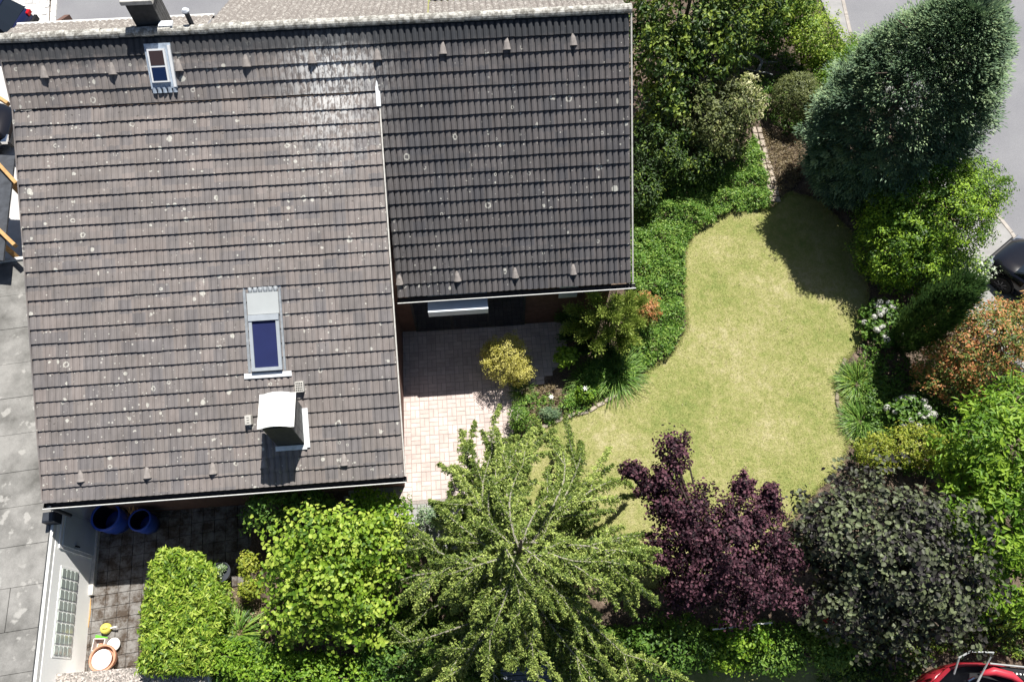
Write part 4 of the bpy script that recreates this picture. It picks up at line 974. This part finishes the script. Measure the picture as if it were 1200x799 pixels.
# lower left planting
S('broadleaf_tree', 'bright green broad leaved tree between the house eave and the conifer', 'tree', [(375, 640, 2.6, 1.1, .85, .9), (345, 672, 2.1, .75, .7, .8), (385, 690, 2.4, .8, .7, .8), (352, 722, 1.9, .75, .55, .7), (425, 640, 2.0, .85, .8, .8), (412, 725, 1.6, .9, .6, .7), (455, 655, 1.5, .8, .8, .7)], 'lime', .11, .085, cl=.24, trunk=.1, tint=(.5, .22), lump=.35, ctint=.3, dens=1.25)
S('green_shrub', 'mid green shrub close under the eave of the house', 'shrub', [(318, 598, 1.0, .75, .5, .7), (365, 590, 1.0, .6, .4, .6)], 'mid green', .10, .045, cl=.19, tint=(.6, .22))
S('green_shrub', 'green shrub at the house corner beside the grey path', 'shrub', [(455, 603, 1.0, .62, .55, .6), (430, 590, .9, .4, .4, .5)], 'bright green', .08, .05, cl=.17, tint=(.55, .22))
S('grey_shrub', 'low grey green shrub on the path right of the house corner', 'shrub', [(508, 606, .35, .42, .25, .3)], 'blue green', .05, .03, cl=.12, tint=(.6, .2))
def hedge():
    L = Leaves(90); r = L.r; h = 1.15; z0 = YZ; poly = [at(u, v, h)[:2] for u, v in ((180, 642), (228, 648), (256, 700), (252, 742), (240, 786), (160, 786), (167, 700))]
    c = np.mean(poly, 0); root = thing('laurel_hedge', 'block of clipped lime green laurel hedge next to the garage yard', 'hedge', (*c, YZ))
    x = [p[0] for p in poly]; y = [p[1] for p in poly]; P = np.stack([r.uniform(min(x)-.1, max(x)+.1, 5200), r.uniform(min(y)-.1, max(y)+.1, 5200)], 1); P = P[inpoly(P, poly)]; n = len(P)
    dist = np.min([np.abs(np.cross(np.array(poly[(i+1) % 7])-poly[i], P-poly[i]))/np.linalg.norm(np.array(poly[(i+1) % 7])-poly[i]) for i in range(7)], 0)
    top = r.random(n) < .7; Z = np.where(top, h - .12*np.exp(-dist/.12)*1.5 + .10*np.sin(P[:, 0]*7)*np.cos(P[:, 1]*6) + .06*np.sin(P[:, 0]*17+P[:, 1]*13) - r.random(n)*.22, z0 + .1 + r.random(n)*(h-z0-.2))
    ok = top | (dist < .25); C = np.column_stack([P, Z])[ok]
    L.clumps(C, r.uniform(.09, .16, len(C)), 12, .14, .045, None, .65, 1.1, (.5, .24), .8, .3); L.build('foliage', LM['lime'], root)
    for i in range(9):
        q = c + r.normal(size=2)*.4; MB().tube([(*q, YZ), (*(q+r.normal(size=2)*.1), .7)], [.03, .012], 6).build('stem', M['bark'], root)
hedge()
S('privet_shrub', 'small yellow leaved shrub at the top of the bare soil patch', 'shrub', [(290, 662, .5, .22, .3, .3), (293, 688, .5, .28, .25, .3)], 'yellow green', .07, .045, cl=.12, z0=-.2, tint=(.55, .2))
def pot_plant():
    c = at(258, 670, -.1); c[2] = -.45; t = thing('potted_plant', 'small leafy plant in a dark round pot at the top right of the hedge', 'potted plant', c)
    MB().lathe(c, [(.16, 0), (.24, .34), (.255, .35), (.23, .35), (.21, .3)], 20).build('pot', M['bin'], t); L = Leaves(91); g = L.r.normal(size=(24, 3))*.08; L.clumps(c+[0, 0, .36]+g, np.full(24, .09), 10, .07, .045); L.build('foliage', LM['pale bloom'], t)
pot_plant()
fountain('fern', 'light green fern clump below the bare soil patch', 'fern', 278, 742, .4, .6, 330, .60, 'bright2', .06, .9) if 'bright2' in LM else fountain('fern', 'light green fern clump below the bare soil patch', 'fern', 278, 742, .4, .6, 420, .58, 'reed', .05, .9)
S('green_shrub', 'bright leafy shrub right of the pebble roofed shed', 'shrub', [(268, 770, .6, .55, .4, .45)], 'bright green', .09, .045, cl=.16, tint=(.6, .2))
S('green_shrub', 'wide bright green shrub along the bottom edge below the broad leaved tree', 'shrub', [(335, 788, .8, 1.1, .5, .6), (400, 790, .8, .8, .45, .5)], 'bright green', .09, .05, cl=.18, tint=(.55, .22))
S('green_shrub', 'shaded green shrub at the bottom edge left of the conifer', 'shrub', [(470, 778, .8, 1.0, .6, .7)], 'mid green', .09, .05, cl=.18, tint=(.4, .2))
# terrace border
S('golden_conifer', 'small golden yellow shrub on the terrace edge', 'shrub', [(593, 420, .9, .62, .68, .7), (608, 436, .7, .4, .35, .45), (575, 415, .8, .32, .35, .4)], 'gold', .055, .022, cl=.11, tint=(.6, .22), ctint=.2)
fountain('grass_tuft', 'yellow green grass tuft between golden shrub and dry bed', 'plant', 612, 456, .3, .4, 260, .38, 'reed', .016, 1.1)
S('rosette_shrub', 'small bright green rosette leaved shrub in the dark corner of the terrace', 'shrub', [(664, 418, .6, .30, .30, .25)], 'bright green', .11, .06, cl=.13, tint=(.8, .15))
def spray_juniper(name, label, u0, v0, tips, mat, seed, up=0.):
    L = Leaves(seed); r = L.r; b = at(u0, v0); root = thing(name, label, 'shrub', b); mm = 0
    for (u, v, h) in tips:
        h += up; e = at(u, v, h); s0 = b + np.array([r.normal()*.1, r.normal()*.1, .15]); n = 46; t = r.uniform(.45, 1.05, n)
        cur = s0*(1-t)[:, None] + e*t[:, None] + np.array([0, 0, .25])*np.sin(t*3.14)[:, None]; D = (e-s0)/np.linalg.norm(e-s0); m = 22; N = n*m
        d = r.normal(size=(N, 3)); A = D*.9 + d*.45 + [0, 0, .1]; A /= np.linalg.norm(A, axis=1)[:, None]; C = np.repeat(cur, m, 0) + d*(.045 + .05*np.repeat(1-np.abs(t-.6), m))[:, None]
        Nn = np.cross(A, r.normal(size=(N, 3))); Nn /= np.linalg.norm(Nn, axis=1)[:, None]; L.put(C, A, Nn, .10*r.uniform(.6, 1.2, N), .026*np.ones(N), np.clip(np.repeat(.25+.5*t, m) + r.normal(0, 0.18, N), 0, 1))
        MB().tube([b+[0, 0, .05], s0, (s0+e)/2+[0, 0, .2], e], [.03, .025, .014, .005], 5).build('limb', M['bark'], root)
    L.build('crown', LM[mat], root)
jt = [(695, 345, 2.0), (723, 350, 2.1), (740, 362, 1.6), (735, 385, 1.4), (712, 392, 1.2), (690, 372, 1.5), (668, 362, 1.2), (745, 400, 1.0), (700, 408, 1.0), (680, 395, .9), (722, 372, 1.8), (706, 365, 1.9), (752, 378, 1.2), (662, 385, .8), (730, 410, .8), (755, 350, 1.3), (740, 345, 1.5)]
spray_juniper('spreading_juniper', 'spreading feathery juniper at the right end of the lower eave', 712, 392, jt, 'spreading juniper', 61, .6)
spray_juniper('spreading_juniper', 'dark spreading juniper sprays in the shade below the eave corner', 690, 400, [(672, 375, .8), (655, 372, .6), (680, 412, .6), (700, 425, .6), (660, 395, .5), (725, 425, .5)], 'juniper', 62)
S('bronze_shrub', 'small red brown leaved shrub at the roof corner beside the juniper', 'shrub', [(758, 362, .9, .38, .45, .45)], 'russet', .06, .028, cl=.12, tint=(.75, .2))
fountain('daylily', 'dark arching daylily clump casting shadow onto the lawn below the juniper', 'plant', 722, 436, .5, .9, 520, .85, 'ground cover', .022, 1.2)
fountain('daylily', 'second arching clump with narrow leaves left of the dark daylily', 'plant', 690, 446, .4, .6, 300, .6, 'ground cover', .022, 1.2)
S('rose_bush', 'small bush with two white blooms at the tip of the border', 'shrub', [(686, 462, .3, .26, .22, .25)], 'bright green', .06, .035, cl=.1)
S('lavender_bush', 'low blue green cushion beside the edging at the lower border', 'shrub', [(645, 484, .2, .30, .16, .18)], 'blue green', .05, .014, cl=.1)
S('green_shrub', 'narrow green shrub between the pink terrace and the lawn', 'shrub', [(608, 490, .5, .28, .35, .45)], 'mid green', .06, .03, cl=.12, tint=(.6, .2))
def lily(u, v, h, k):
    c = at(u, v, h); t = thing('white_lily', 'white bloom on the tip of the border, %s' % k, 'flower', (c[0], c[1], 0)); MB().tube([(c[0], c[1], 0), c], .008, 5).build('stem', M['bark'], t)
    L = Leaves(400+int(u)); n = 12; az = np.arange(n)*6.283/6; A = np.stack([np.cos(az), np.sin(az), .3+0*az], 1); A /= np.linalg.norm(A, axis=1)[:, None]; N = np.cross(A, np.stack([-np.sin(az), np.cos(az), 0*az], 1)); L.put(c + A*.04, A, N, np.full(n, .09), np.full(n, .045), np.full(n, .9)); L.build('bloom', LM['white bloom'], t)
lily(686, 455, .55, 'the upper right one'); lily(646, 465, .5, 'the left one')
# lower edge planting
S('green_shrub', 'dark green shrub below the purple tree, nearer the conifer', 'shrub', [(785, 755, 1.0, 1.2, .7, .8)], 'mid green', .10, .045, cl=.2, tint=(.4, .2))
S('green_shrub', 'light green leafy shrub at the lower edge below the purple tree', 'shrub', [(868, 745, 1.2, .6, .45, .5), (850, 765, .8, .6, .4, .4)], 'bright green', .09, .06, cl=.16, tint=(.5, .25))
S('green_shrub', 'broad green shrub with layered foliage below the hazel, left of the red car', 'shrub', [(935, 762, .8, .85, .45, .5), (975, 765, .8, .5, .35, .4), (905, 775, .7, .6, .3, .4)], 'mid green', .11, .045, cl=.19, tint=(.65, .2))
S('green_shrub', 'leafy green shrub under the right-hand reach of the conifer', 'shrub', [(690, 770, .9, .7, .5, .6)], 'mid green', .09, .045, cl=.18, tint=(.5, .2))

# the light green spreading conifer in the foreground
def larch():
    L = Leaves(503); r = L.r; top = at(611, 632, 6.3); b = np.array([top[0], top[1], 0]); root = thing('spreading_conifer', 'light green conifer with long drooping radiating branches, bottom centre of the photo', 'tree', b)
    MB().tube([b, b+[.03, 0, 3], b+[0, .02, 5.2], top], [.16, .11, .05, .015], 9).build('trunk', M['bark'], root)
    def needles(P, ln, dens, tint, wid, par, rad0):
        n = len(P); MB().tube(P, np.linspace(rad0, .005, n), 5, False).build('branch', M['barkg'], par)
        tw = int(ln*dens); s = np.sort(.06 + .94*r.random(tw)**.8); idx = s*(n-1); i0 = np.clip(idx.astype(int), 0, n-2); fr = (idx-i0)[:, None]; B = P[i0]*(1-fr) + P[i0+1]*fr
        D0 = P[i0+1]-P[i0]; D0 /= np.linalg.norm(D0, axis=1)[:, None]; side = np.cross(D0, [0, 0, 1.]); sg = r.choice([-1, 1], tw)[:, None]
        tl = wid*(1.1-.75*s)*r.uniform(.5, 1.3, tw)
        D = side*sg*.75 + D0*.65 + r.normal(size=(tw, 3))*.2 + np.array([0, 0, -.45]); D /= np.linalg.norm(D, axis=1)[:, None]
        m = 20; N = tw*m; f = np.tile(np.linspace(.02, 1, m), tw); Bm = np.repeat(B, m, 0); Dm = np.repeat(D, m, 0)
        C = Bm + Dm*(f*np.repeat(tl, m))[:, None] + np.array([0, 0, -.45])*((f**2)*np.repeat(tl, m))[:, None] + r.normal(size=(N, 3))*.014
        A = Dm*.7 + r.normal(size=(N, 3))*.5; A /= np.linalg.norm(A, axis=1)[:, None]; Nn = np.array([0, 0, .9]) + r.normal(size=(N, 3))*.6; Nn -= A*(Nn*A).sum(1)[:, None]; Nn /= np.linalg.norm(Nn, axis=1)[:, None]
        T = np.clip(np.repeat(r.normal(tint, .2, tw), m) + .22*(f-.5) + r.normal(0, .12, N), 0, 1)
        L.put(C, A, Nn, .062*r.uniform(.6, 1.2, N), .025*np.ones(N), T)
        m2 = int(ln*90); s2 = r.random(m2); idx = s2*(n-1); i0 = np.clip(idx.astype(int), 0, n-2); fr = (idx-i0)[:, None]; C = P[i0]*(1-fr) + P[i0+1]*fr + r.normal(size=(m2, 3))*.02
        A = (P[-1]-P[0])/ln + r.normal(size=(m2, 3))*.7; A /= np.linalg.norm(A, axis=1)[:, None]; Nn = np.cross(A, r.normal(size=(m2, 3))); Nn /= np.linalg.norm(Nn, axis=1)[:, None]
        L.put(C, A, Nn, .065*np.ones(m2), .022*np.ones(m2), np.clip(r.normal(tint+.1, .2, m2), 0, 1))
    for o2 in ((.38, .12, 5.5), (-.30, .05, 5.6)): needles(np.array([b+[0, 0, 2.6], b+[o2[0]*.6, o2[1]*.6, 4.2], b+[o2[0], o2[1], 5.0], b+list(o2)]), 3., 30, .6, .18, root, .05)
    nb = 80
    for k in range(nb):
        t = (k+.5)/nb; low = t > .62
        z = 5.7 - (2.6*(t/.62)**.9 if not low else 2.6 + 2.0*(t-.62)/.38); az = k*2.39996 + r.normal()*.28
        ln = (.78 + 2.5*min(1, (t*2.4)**.6))*r.choice([.62, .85, 1., 1.12, 1.28])*r.uniform(.9, 1.1)
        if low: ln *= 1.1
        if math.sin(az) > .3: ln *= 1.1
        n = 10; a = az; off = np.array([.38, .12, -.25]) if (k % 3 == 1 and not low) else np.array([-.30, .05, -.1]) if (k % 3 == 2 and not low) else np.zeros(3); p = b + [0, 0, z] + off; P = [p]; el = r.uniform(.05, .42); turn = r.normal()*.09; st = ln/(n-1)
        for q in range(n-1):
            a += turn + r.normal()*.07; el += -.115 - .02*q*r.random() + (.10 if q > 6 else 0)
            p = p + st*np.array([math.cos(a)*math.cos(el), math.sin(a)*math.cos(el), math.sin(el)]); P.append(p)
        P = np.array(P); tint = .58 if not low else .42  # low branches get darker needles, their shade is put into the tint
        needles(P, ln, 46, tint + r.normal()*.08, .20 + .045*ln, root, .013 + .004*ln)
        for fk in range(0 if ln < 1.1 else (1 if ln < 1.8 else 3)):
            i = int(r.integers(2, 7)); sgn = (-1)**fk if fk < 2 else r.choice([-1, 1]); a2 = math.atan2(*(P[i+1]-P[i])[[1, 0]]) + sgn*r.uniform(.4, .75); l2 = ln*r.uniform(.24, .42); e2 = -.05; p = P[i]; Q = [p]
            for q in range(6):
                a2 -= sgn*.05; e2 -= .10; p = p + l2/6*np.array([math.cos(a2)*math.cos(e2), math.sin(a2)*math.cos(e2), math.sin(e2)]); Q.append(p)
            needles(np.array(Q), l2, 46, tint + r.normal()*.1, .20, root, .010)
    L.build('crown', LM['larch'], root)
larch()

# ------------------------------------------------------------------ garden edging, cable, small things
def edging():
    root = thing('stone_edging', 'row of flat pale stones bordering the lawn end and the dry bed', 'stone edging', at(900, 200)); pts = [(886, 150), (889, 165), (894, 182), (899, 200), (904, 217), (908, 238)]
    P = [at(u, v)[:2] for u, v in pts]
    for i in range(len(P)-1):
        L = np.linalg.norm(P[i+1]-P[i]); n = max(1, int(L/.21)); d = (P[i+1]-P[i])/L; w = np.array([-d[1], d[0]])
        for k in range(n):
            for q in (-1, 1):
                c = P[i] + d*L*(k+.5)/n + w*q*.09; a = math.atan2(d[1], d[0]) + rnd.uniform(-.15, .15)
                MB().box((*c, .03+rnd.uniform(-.01, .01)), (L/n*rnd.uniform(.82, .95), .165*rnd.uniform(.85, 1.02), .09), rotz(a), .015).build('stone', M['stone'], root)
    root = thing('stone_edging', 'short row of pale stones along the right side of the lawn', 'stone edging', at(985, 450)); SM = M['soilstone']; P = [at(u, v)[:2] for u, v in ((990, 420), (983, 440), (980, 470), (988, 500), (1000, 520))]
    for i in range(len(P)-1):
        L = np.linalg.norm(P[i+1]-P[i]); n = max(1, int(L/.24)); d = (P[i+1]-P[i])/L
        for k in range(n): MB().box((*(P[i] + d*L*(k+.5)/n), .03), (L/n*.9, .10, .07), rotz(math.atan2(d[1], d[0])+rnd.uniform(-.1, .1)), .015).build('stone', SM, root)
    root = thing('stone_edging', 'row of pale stones between lower border and lawn, beside the conifer', 'stone edging', at(650, 490)); P = [at(u, v)[:2] for u, v in ((735, 455), (690, 482), (660, 490), (632, 503), (608, 520))]
    for i in range(len(P)-1):
        L = np.linalg.norm(P[i+1]-P[i]); n = max(1, int(L/.26)); d = (P[i+1]-P[i])/L
        for k in range(n): MB().box((*(P[i] + d*L*(k+.5)/n), .02), (L/n*.88, .11, .08), rotz(math.atan2(d[1], d[0])+rnd.uniform(-.15, .15)), .015).build('stone', M['stone'], root)
edging()
a, b = at(835, 737, 1.6), at(905, 729, 1.6); o = MB().tube([a, (a+b)/2-[0, 0, .04], b], .018, 6).build('washing_line', M['gutter'], None, a); tag(o, 'pale taut line below the purple tree', 'line')
def gnome_flag():
    c = at(972, 735, 1.0); t = thing('pennant', 'small red and white pennant on a thin pole beneath the hazel', 'flag', (c[0], c[1], 0)); MB().tube([(c[0], c[1], 0), c+[0, 0, .15]], .012, 6).build('pole', M['white'], t)
    a = at(966, 737, 1.0); b = at(989, 725, 1.05); mb = MB(); mb.tube([a, (a+b)/2+[0, 0, .05], b], [.07, .05, .012], 6); mb.build('white_part', M['white'], t); MB().tube([at(966, 731, 1.05), at(976, 727, 1.07)], [.11, .08], 7).build('red_part', M['red'], t)
gnome_flag()
def cart():
    t = thing('garden_cart', 'grey tubular frame of a garden cart in the shade below the top shrubs', 'cart', at(885, 78, 0))
    hh = .8; P = [at(866, 62, hh), at(878, 62, hh+.05), at(890, 68, hh+.05), at(893, 73, hh), at(888, 84, hh-.05)]; V = MB(); V.tube(P, .05, 8); V.build('handle_bar', M['metalg'], t, smooth=True)
    MB().tube([at(888, 84, hh-.05), at(877, 82, hh-.2), at(866, 78, hh-.3)], .02, 6).build('frame_tube', M['metalg'], t); MB().tube([at(893, 73, .75), at(911, 73, .7)], .02, 6).build('frame_tube', M['metalg'], t); MB().tube([at(889, 85, .75), at(898, 85, .7), at(905, 88, .65)], .02, 6).build('frame_tube', M['metalg'], t)
    for u, v in ((880, 94), (872, 92)): MB().tube([at(u+2, 84, .6), at(u, v, .05)], .015, 6).build('leg', M['metalg'], t)
cart()
def sign_post():
    sh = at(1170, 16); h = 2.6; k = 1/math.tan(math.radians(ELEV)); off = np.array([math.sin(math.radians(AZ)), math.cos(math.radians(AZ))])*k*h
    c = np.array([sh[0]+off[0], sh[1]+off[1], h]); t = thing('traffic_sign', 'round traffic sign on a post just beyond the top edge, shading the road', 'sign', (c[0], c[1], 0))
    MB().tube([(c[0], c[1], 0), (c[0], c[1], h+.3)], .03, 8).build('post', M['metalg'], t); MB().lathe(c, [(.33, -.01), (.33, .01)], 32, [(1, 0, 0), (0, -.42, .907), (0, -.907, -.42)]).build('sign_disc', M['lead'], t)
sign_post()
def bench():
    t = thing('garden_table', 'blue grey slatted table half hidden under the conifer at the bottom edge', 'table', at(618, 792, 0))
    A = at(598, 792, .72); ax = rotz(.05)
    for i in range(5): MB().box(A + ax[0]*.36 + ax[1]*(.16-i*.1), (1.15, .085, .03), ax, .004).build('slat', M['slatb'], t)
    for sx in (-.1, .82):
        for sy in (.12, -.22): MB().box((A + ax[0]*sx + ax[1]*sy)*[1, 1, 0] + [0, 0, .35], (.05, .05, .7), ax).build('leg', M['slatb'], t)
M['slatb'] = simple('blue grey painted slat', (.16, .18, .22), .15, 9, .5, .1)
bench()

# ------------------------------------------------------------------ timber carport frame at the left edge
def carport():
    t = thing('carport', 'carport at the left edge with dark felt roof and golden timber rafter ends', 'carport', at(-10, 240, 0)); h = 2.0
    mb = MB(); P = [at(-60, 178, h), at(17, 182, h), at(10, 240, h), at(3, 305, h), at(-60, 300, h)]; prism(mb, [p[:2] for p in P], h-.08, h-.02); mb.build('roof_sheet', M['dark2'], t)
    for (a, b) in (((-40, 150), (20, 216)), ((-40, 232), (18, 288)), ((-40, 90), (10, 122))):
        A, B = at(*a, h+.08), at(*b, h+.0); d = (B-A)/np.linalg.norm(B-A); s_ = np.cross(UZ, d); s_ /= np.linalg.norm(s_); MB().box((A+B)/2, (np.linalg.norm(B-A), .10, .14), [d, s_, np.cross(d, s_)], .008).build('rafter', M['wood'], t)
    for u, v in ((2, 200), (0, 280)): p = at(u, v, h); MB().box((p[0]-.1, p[1], h/2-.05), (.1, .1, h-.1), None).build('post', M['wood'], t)
M['dark2'] = simple('dark felt', (.05, .055, .065), .3, 5, .8, .3)
carport()

# ------------------------------------------------------------------ vehicles
def car(name, label, px, heading, paint, L=4.1, W=1.72, grp=None, off=(0, 0)):
    """hatchback: lofted body, glasshouse, wheels, lamps. heading = direction the nose points; px = body centre on the ground"""
    c = np.array([px[0], px[1], 0.]); t = thing(name, label, 'car', c, grp); ax = rotz(heading); X, Y = ax[0], ax[1]
    def W3(x, y, z): return c + X*x + Y*y + UZ*z
    st = [(-L/2, .55, .50, .62, .74), (-L/2+.12, .38, .78, .90, .86), (-L/2+.5, .28, .92, .96, .95), (-.6, .24, .95, .97, 1.), (.7, .24, .93, .95, 1.), (1.2, .25, .86, .92, .98), (L/2-.35, .30, .74, .80, .92), (L/2-.05, .38, .60, .66, .80), (L/2, .45, .52, .58, .68)]
    V = []; n = 12
    for (x, z0, zs, zt, ww) in st:
        h = W/2*ww
        V += [W3(x, -h*.92, z0), W3(x, -h, (z0+zs)/2), W3(x, -h*.985, zs), W3(x, -h*.86, zt), W3(x, -h*.45, zt+.03), W3(x, 0, zt+.04), W3(x, h*.45, zt+.03), W3(x, h*.86, zt), W3(x, h*.985, zs), W3(x, h, (z0+zs)/2), W3(x, h*.92, z0), W3(x, 0, z0)]
    Fc = []
    for i in range(len(st)-1):
        for k in range(n): Fc.append((i*n+k, (i+1)*n+k, (i+1)*n+(k+1) % n, i*n+(k+1) % n))
    Fc += [tuple(range(n)), tuple(range((len(st)-1)*n, len(st)*n))[::-1]]
    body = MB().add(V, Fc).build('body', paint, t, smooth=True)
    g = [(-L/2+.14, .92, .70), (-L/2+.55, 1.40, .58), (-.1, 1.48, .60), (.55, 1.42, .58), (1.3, .94, .70)]; V = []
    for (x, z, hw) in g: V += [W3(x, -hw, z), W3(x, -hw*.5, z+.03), W3(x, hw*.5, z+.03), W3(x, hw, z)]
    lo = [W3(x, s*.76, .9) for x in (-L/2+.14, -L/2+.5, -.1, .6, 1.3) for s in (-1, 1)]
    b = len(V); V += lo; Fc = [(i*4+k, (i+1)*4+k, (i+1)*4+k+1, i*4+k+1) for i in range(4) for k in range(3)] + [(i*4, b+i*2, b+(i+1)*2, (i+1)*4) for i in range(4)] + [(i*4+3, (i+1)*4+3, b+(i+1)*2+1, b+i*2+1) for i in range(4)]
    gl = MB().add(V, Fc).build('windows', M['glassd'], t)
    rv = [W3(x, s*hw, z) for (x, z, hw) in ((-L/2+.5, 1.42, .56), (-.1, 1.505, .57), (.5, 1.455, .54)) for s in (-1, -.4, .4, 1)]
    MB().add(rv, [(i*4+k, (i+1)*4+k, (i+1)*4+k+1, i*4+k+1) for i in range(2) for k in range(3)]).build('roof_panel', paint, t, smooth=True)
    for (x, y) in ((-1.25, -1), (-1.25, 1), (1.28, -1), (1.28, 1)):
        wc = W3(x, y*(W/2-.09), .31); wx = [X, UZ, np.cross(X, UZ)]; wx[2] = Y*y; wh = MB().lathe(wc, [(.20, -.09), (.30, -.09), (.315, -.05), (.315, .07), (.30, .10), (.21, .105)], 24, wx).build('wheel', M['rubber'], t)
        mb = MB(); mb.lathe(wc, [(.21, .07), (.19, .095), (.04, .10)], 20, wx); 
        for k in range(9):
            a = k*2*math.pi/9; dv = X*math.cos(a)+UZ*math.sin(a); mb.box(wc + dv*.12 + Y*y*.11, (.16, .03, .015), [dv, np.cross(dv, Y*y), Y*y])
        mb.build('rim', M['rim'], wh)
        arch = MB(); pts = [wc + Y*y*.075 + X*math.cos(q)*.36 + UZ*math.sin(q)*.36 for q in np.linspace(0, math.pi, 9)]; arch.tube(pts, .025, 5); arch.build('wheel_arch', M['black'], t)
    for s in (-1, 1):
        MB().box(W3(-L/2+.10, s*.60, .78), (.16, .22, .14), ax, .02).build('tail_light', M['redl'], t); MB().box(W3(L/2-.1, s*.60, .60), (.18, .3, .13), ax, .02).build('headlight', M['chrome'], t)
        MB().box(W3(.85, s*(W/2+.08), .95), (.1, .18, .12), ax, .02).build('wing_mirror', paint, t)
    MB().box(W3(-L/2-.01, 0, .5), (.1, 1.5, .22), ax, .03).build('bumper', M['black'], t); MB().box(W3(L/2+.0, 0, .42), (.1, 1.4, .2), ax, .03).build('bumper', M['black'], t)
    return t
p = at(1172, 335, .3)[:2]; hd = math.radians(128); hx = np.array([math.cos(hd), math.sin(hd)]); hy = np.array([-hx[1], hx[0]])
cc = p - hx*1.28 - hy*(1.72/2-.0) ; car('parked_car', 'black car parked at the right edge behind the russet shrub', cc, hd, M['paint_black'])
p = at(20, 28, .8)[:2]; hd = math.radians(172); hx = np.array([math.cos(hd), math.sin(hd)]); car('parked_car', 'dark navy car with a red tail light at the top left corner', p + hx*1.85, hd, M['paint_navy'])
p = at(5, 145, .8)[:2]; hd = math.radians(4); car('parked_car', 'black car half hidden by the left roof verge below the navy car', p + np.array([-1.95, 0]), hd, M['paint_black'])
def convertible():
    o = at(1150, 790, .8); c = np.array([o[0], o[1]-.9, 0]); t = thing('convertible_car', 'red open convertible with black interior and tilted windscreen frame at the bottom right corner', 'car', c)
    # body tub seen from above: a rounded red rim round a black cockpit
    out = [(1085, 806), (1096, 790), (1110, 782), (1130, 776), (1160, 776), (1185, 782), (1235, 790), (1300, 850), (1100, 870)]
    P = [at(u, v, .85) for u, v in out]; n = len(P); ctr = np.mean(P, 0); V = []
    for k, (z, s) in enumerate(((.25, 1.02), (.6, 1.05), (.82, 1.0), (.86, .93), (.80, .88), (.45, .86))): V += [ctr*[1, 1, 0] + (q-ctr)*[s, s, 0] + [0, 0, z] for q in P]
    Fc = [(k*n+i, k*n+(i+1) % n, (k+1)*n+(i+1) % n, (k+1)*n+i) for k in range(5) for i in range(n)] + [tuple(range(5*n, 6*n))]; b = MB().add(V, Fc).build('body', M['paint_red'], t, smooth=True)
    q = [ctr*[1, 1, 0] + (w-ctr)*[.85, .85, 0] + [0, 0, .5] for w in P]; MB().add(q, [tuple(range(n))]).build('cockpit_floor', M['black'], t)
    MB().tube([at(1118, 789, 1.0), at(1124, 770, 1.3), at(1137, 763, 1.38), at(1164, 764, 1.38), at(1150, 790, 1.0), at(1145, 800, .9)], .022, 7).build('windscreen_frame', M['chrome2'], t)
    A = [at(1119, 788, 1.0), at(1125, 770, 1.3), at(1137, 764, 1.37), at(1163, 765, 1.37), at(1149, 790, 1.0)]; MB().add(A + [a_-np.array([0, 0, .008]) for a_ in A], [tuple(range(5)), tuple(range(5, 10))[::-1]]).build('windscreen', M['glasst'], t)
    MB().tube([at(1095, 800, .9), at(1112, 783, .92)], .05, 7).build('door_top', M['paint_red'], t); MB().tube([at(1150, 789, .9), at(1165, 786, .93), at(1185, 791, .93), at(1198, 800, .9)], [.05, .09, .09, .05], 9).build('seat_back', M['paint_red2'], t, smooth=True)
    MB().tube([at(1160, 777, .95), at(1200, 781, .95), at(1240, 790, .95)], .02, 6).build('trim_strip', M['chrome2'], t)
    MB().tube([at(1135, 797, .85), at(1142, 793, .95)], .03, 6).build('steering_column', M['chrome'], t)
    # short white lettering on the dark deck behind the seat
    for i, wd in enumerate((.10, .05, .07, .06, .05)):
        p_ = at(1183+i*4.2, 788+i*.5, .90); MB().box(p_ + [0, 0, .012], (wd*.6, .035, .004), rotz(-.08)).build('lettering', M['white'], t)
    P2 = [at(1168, 780, .88), at(1200, 783, .88), at(1240, 792, .88), at(1240, 806, .88), at(1205, 800, .88), at(1190, 790, .88)]; MB().add(P2 + [a_-np.array([0, 0, .05]) for a_ in P2], [tuple(range(6)), tuple(range(6, 12))[::-1]] + [(i, (i+1) % 6, 6+(i+1) % 6, 6+i) for i in range(6)]).build('rear_deck', M['black'], t)
M['chrome2'] = simple('dull metal', (.35, .36, .36), .1, 9, .35, 0); M['paint_red2'] = NT('red upholstery').col((.5, .04, .06)).set(Roughness=.4).m
M['glasst'] = NT('windscreen glass').col((.8, .85, .85)).set(Roughness=.0, Transmission_Weight=1.0, IOR=1.02).m
convertible()
print('leaf tris', TRI[0])
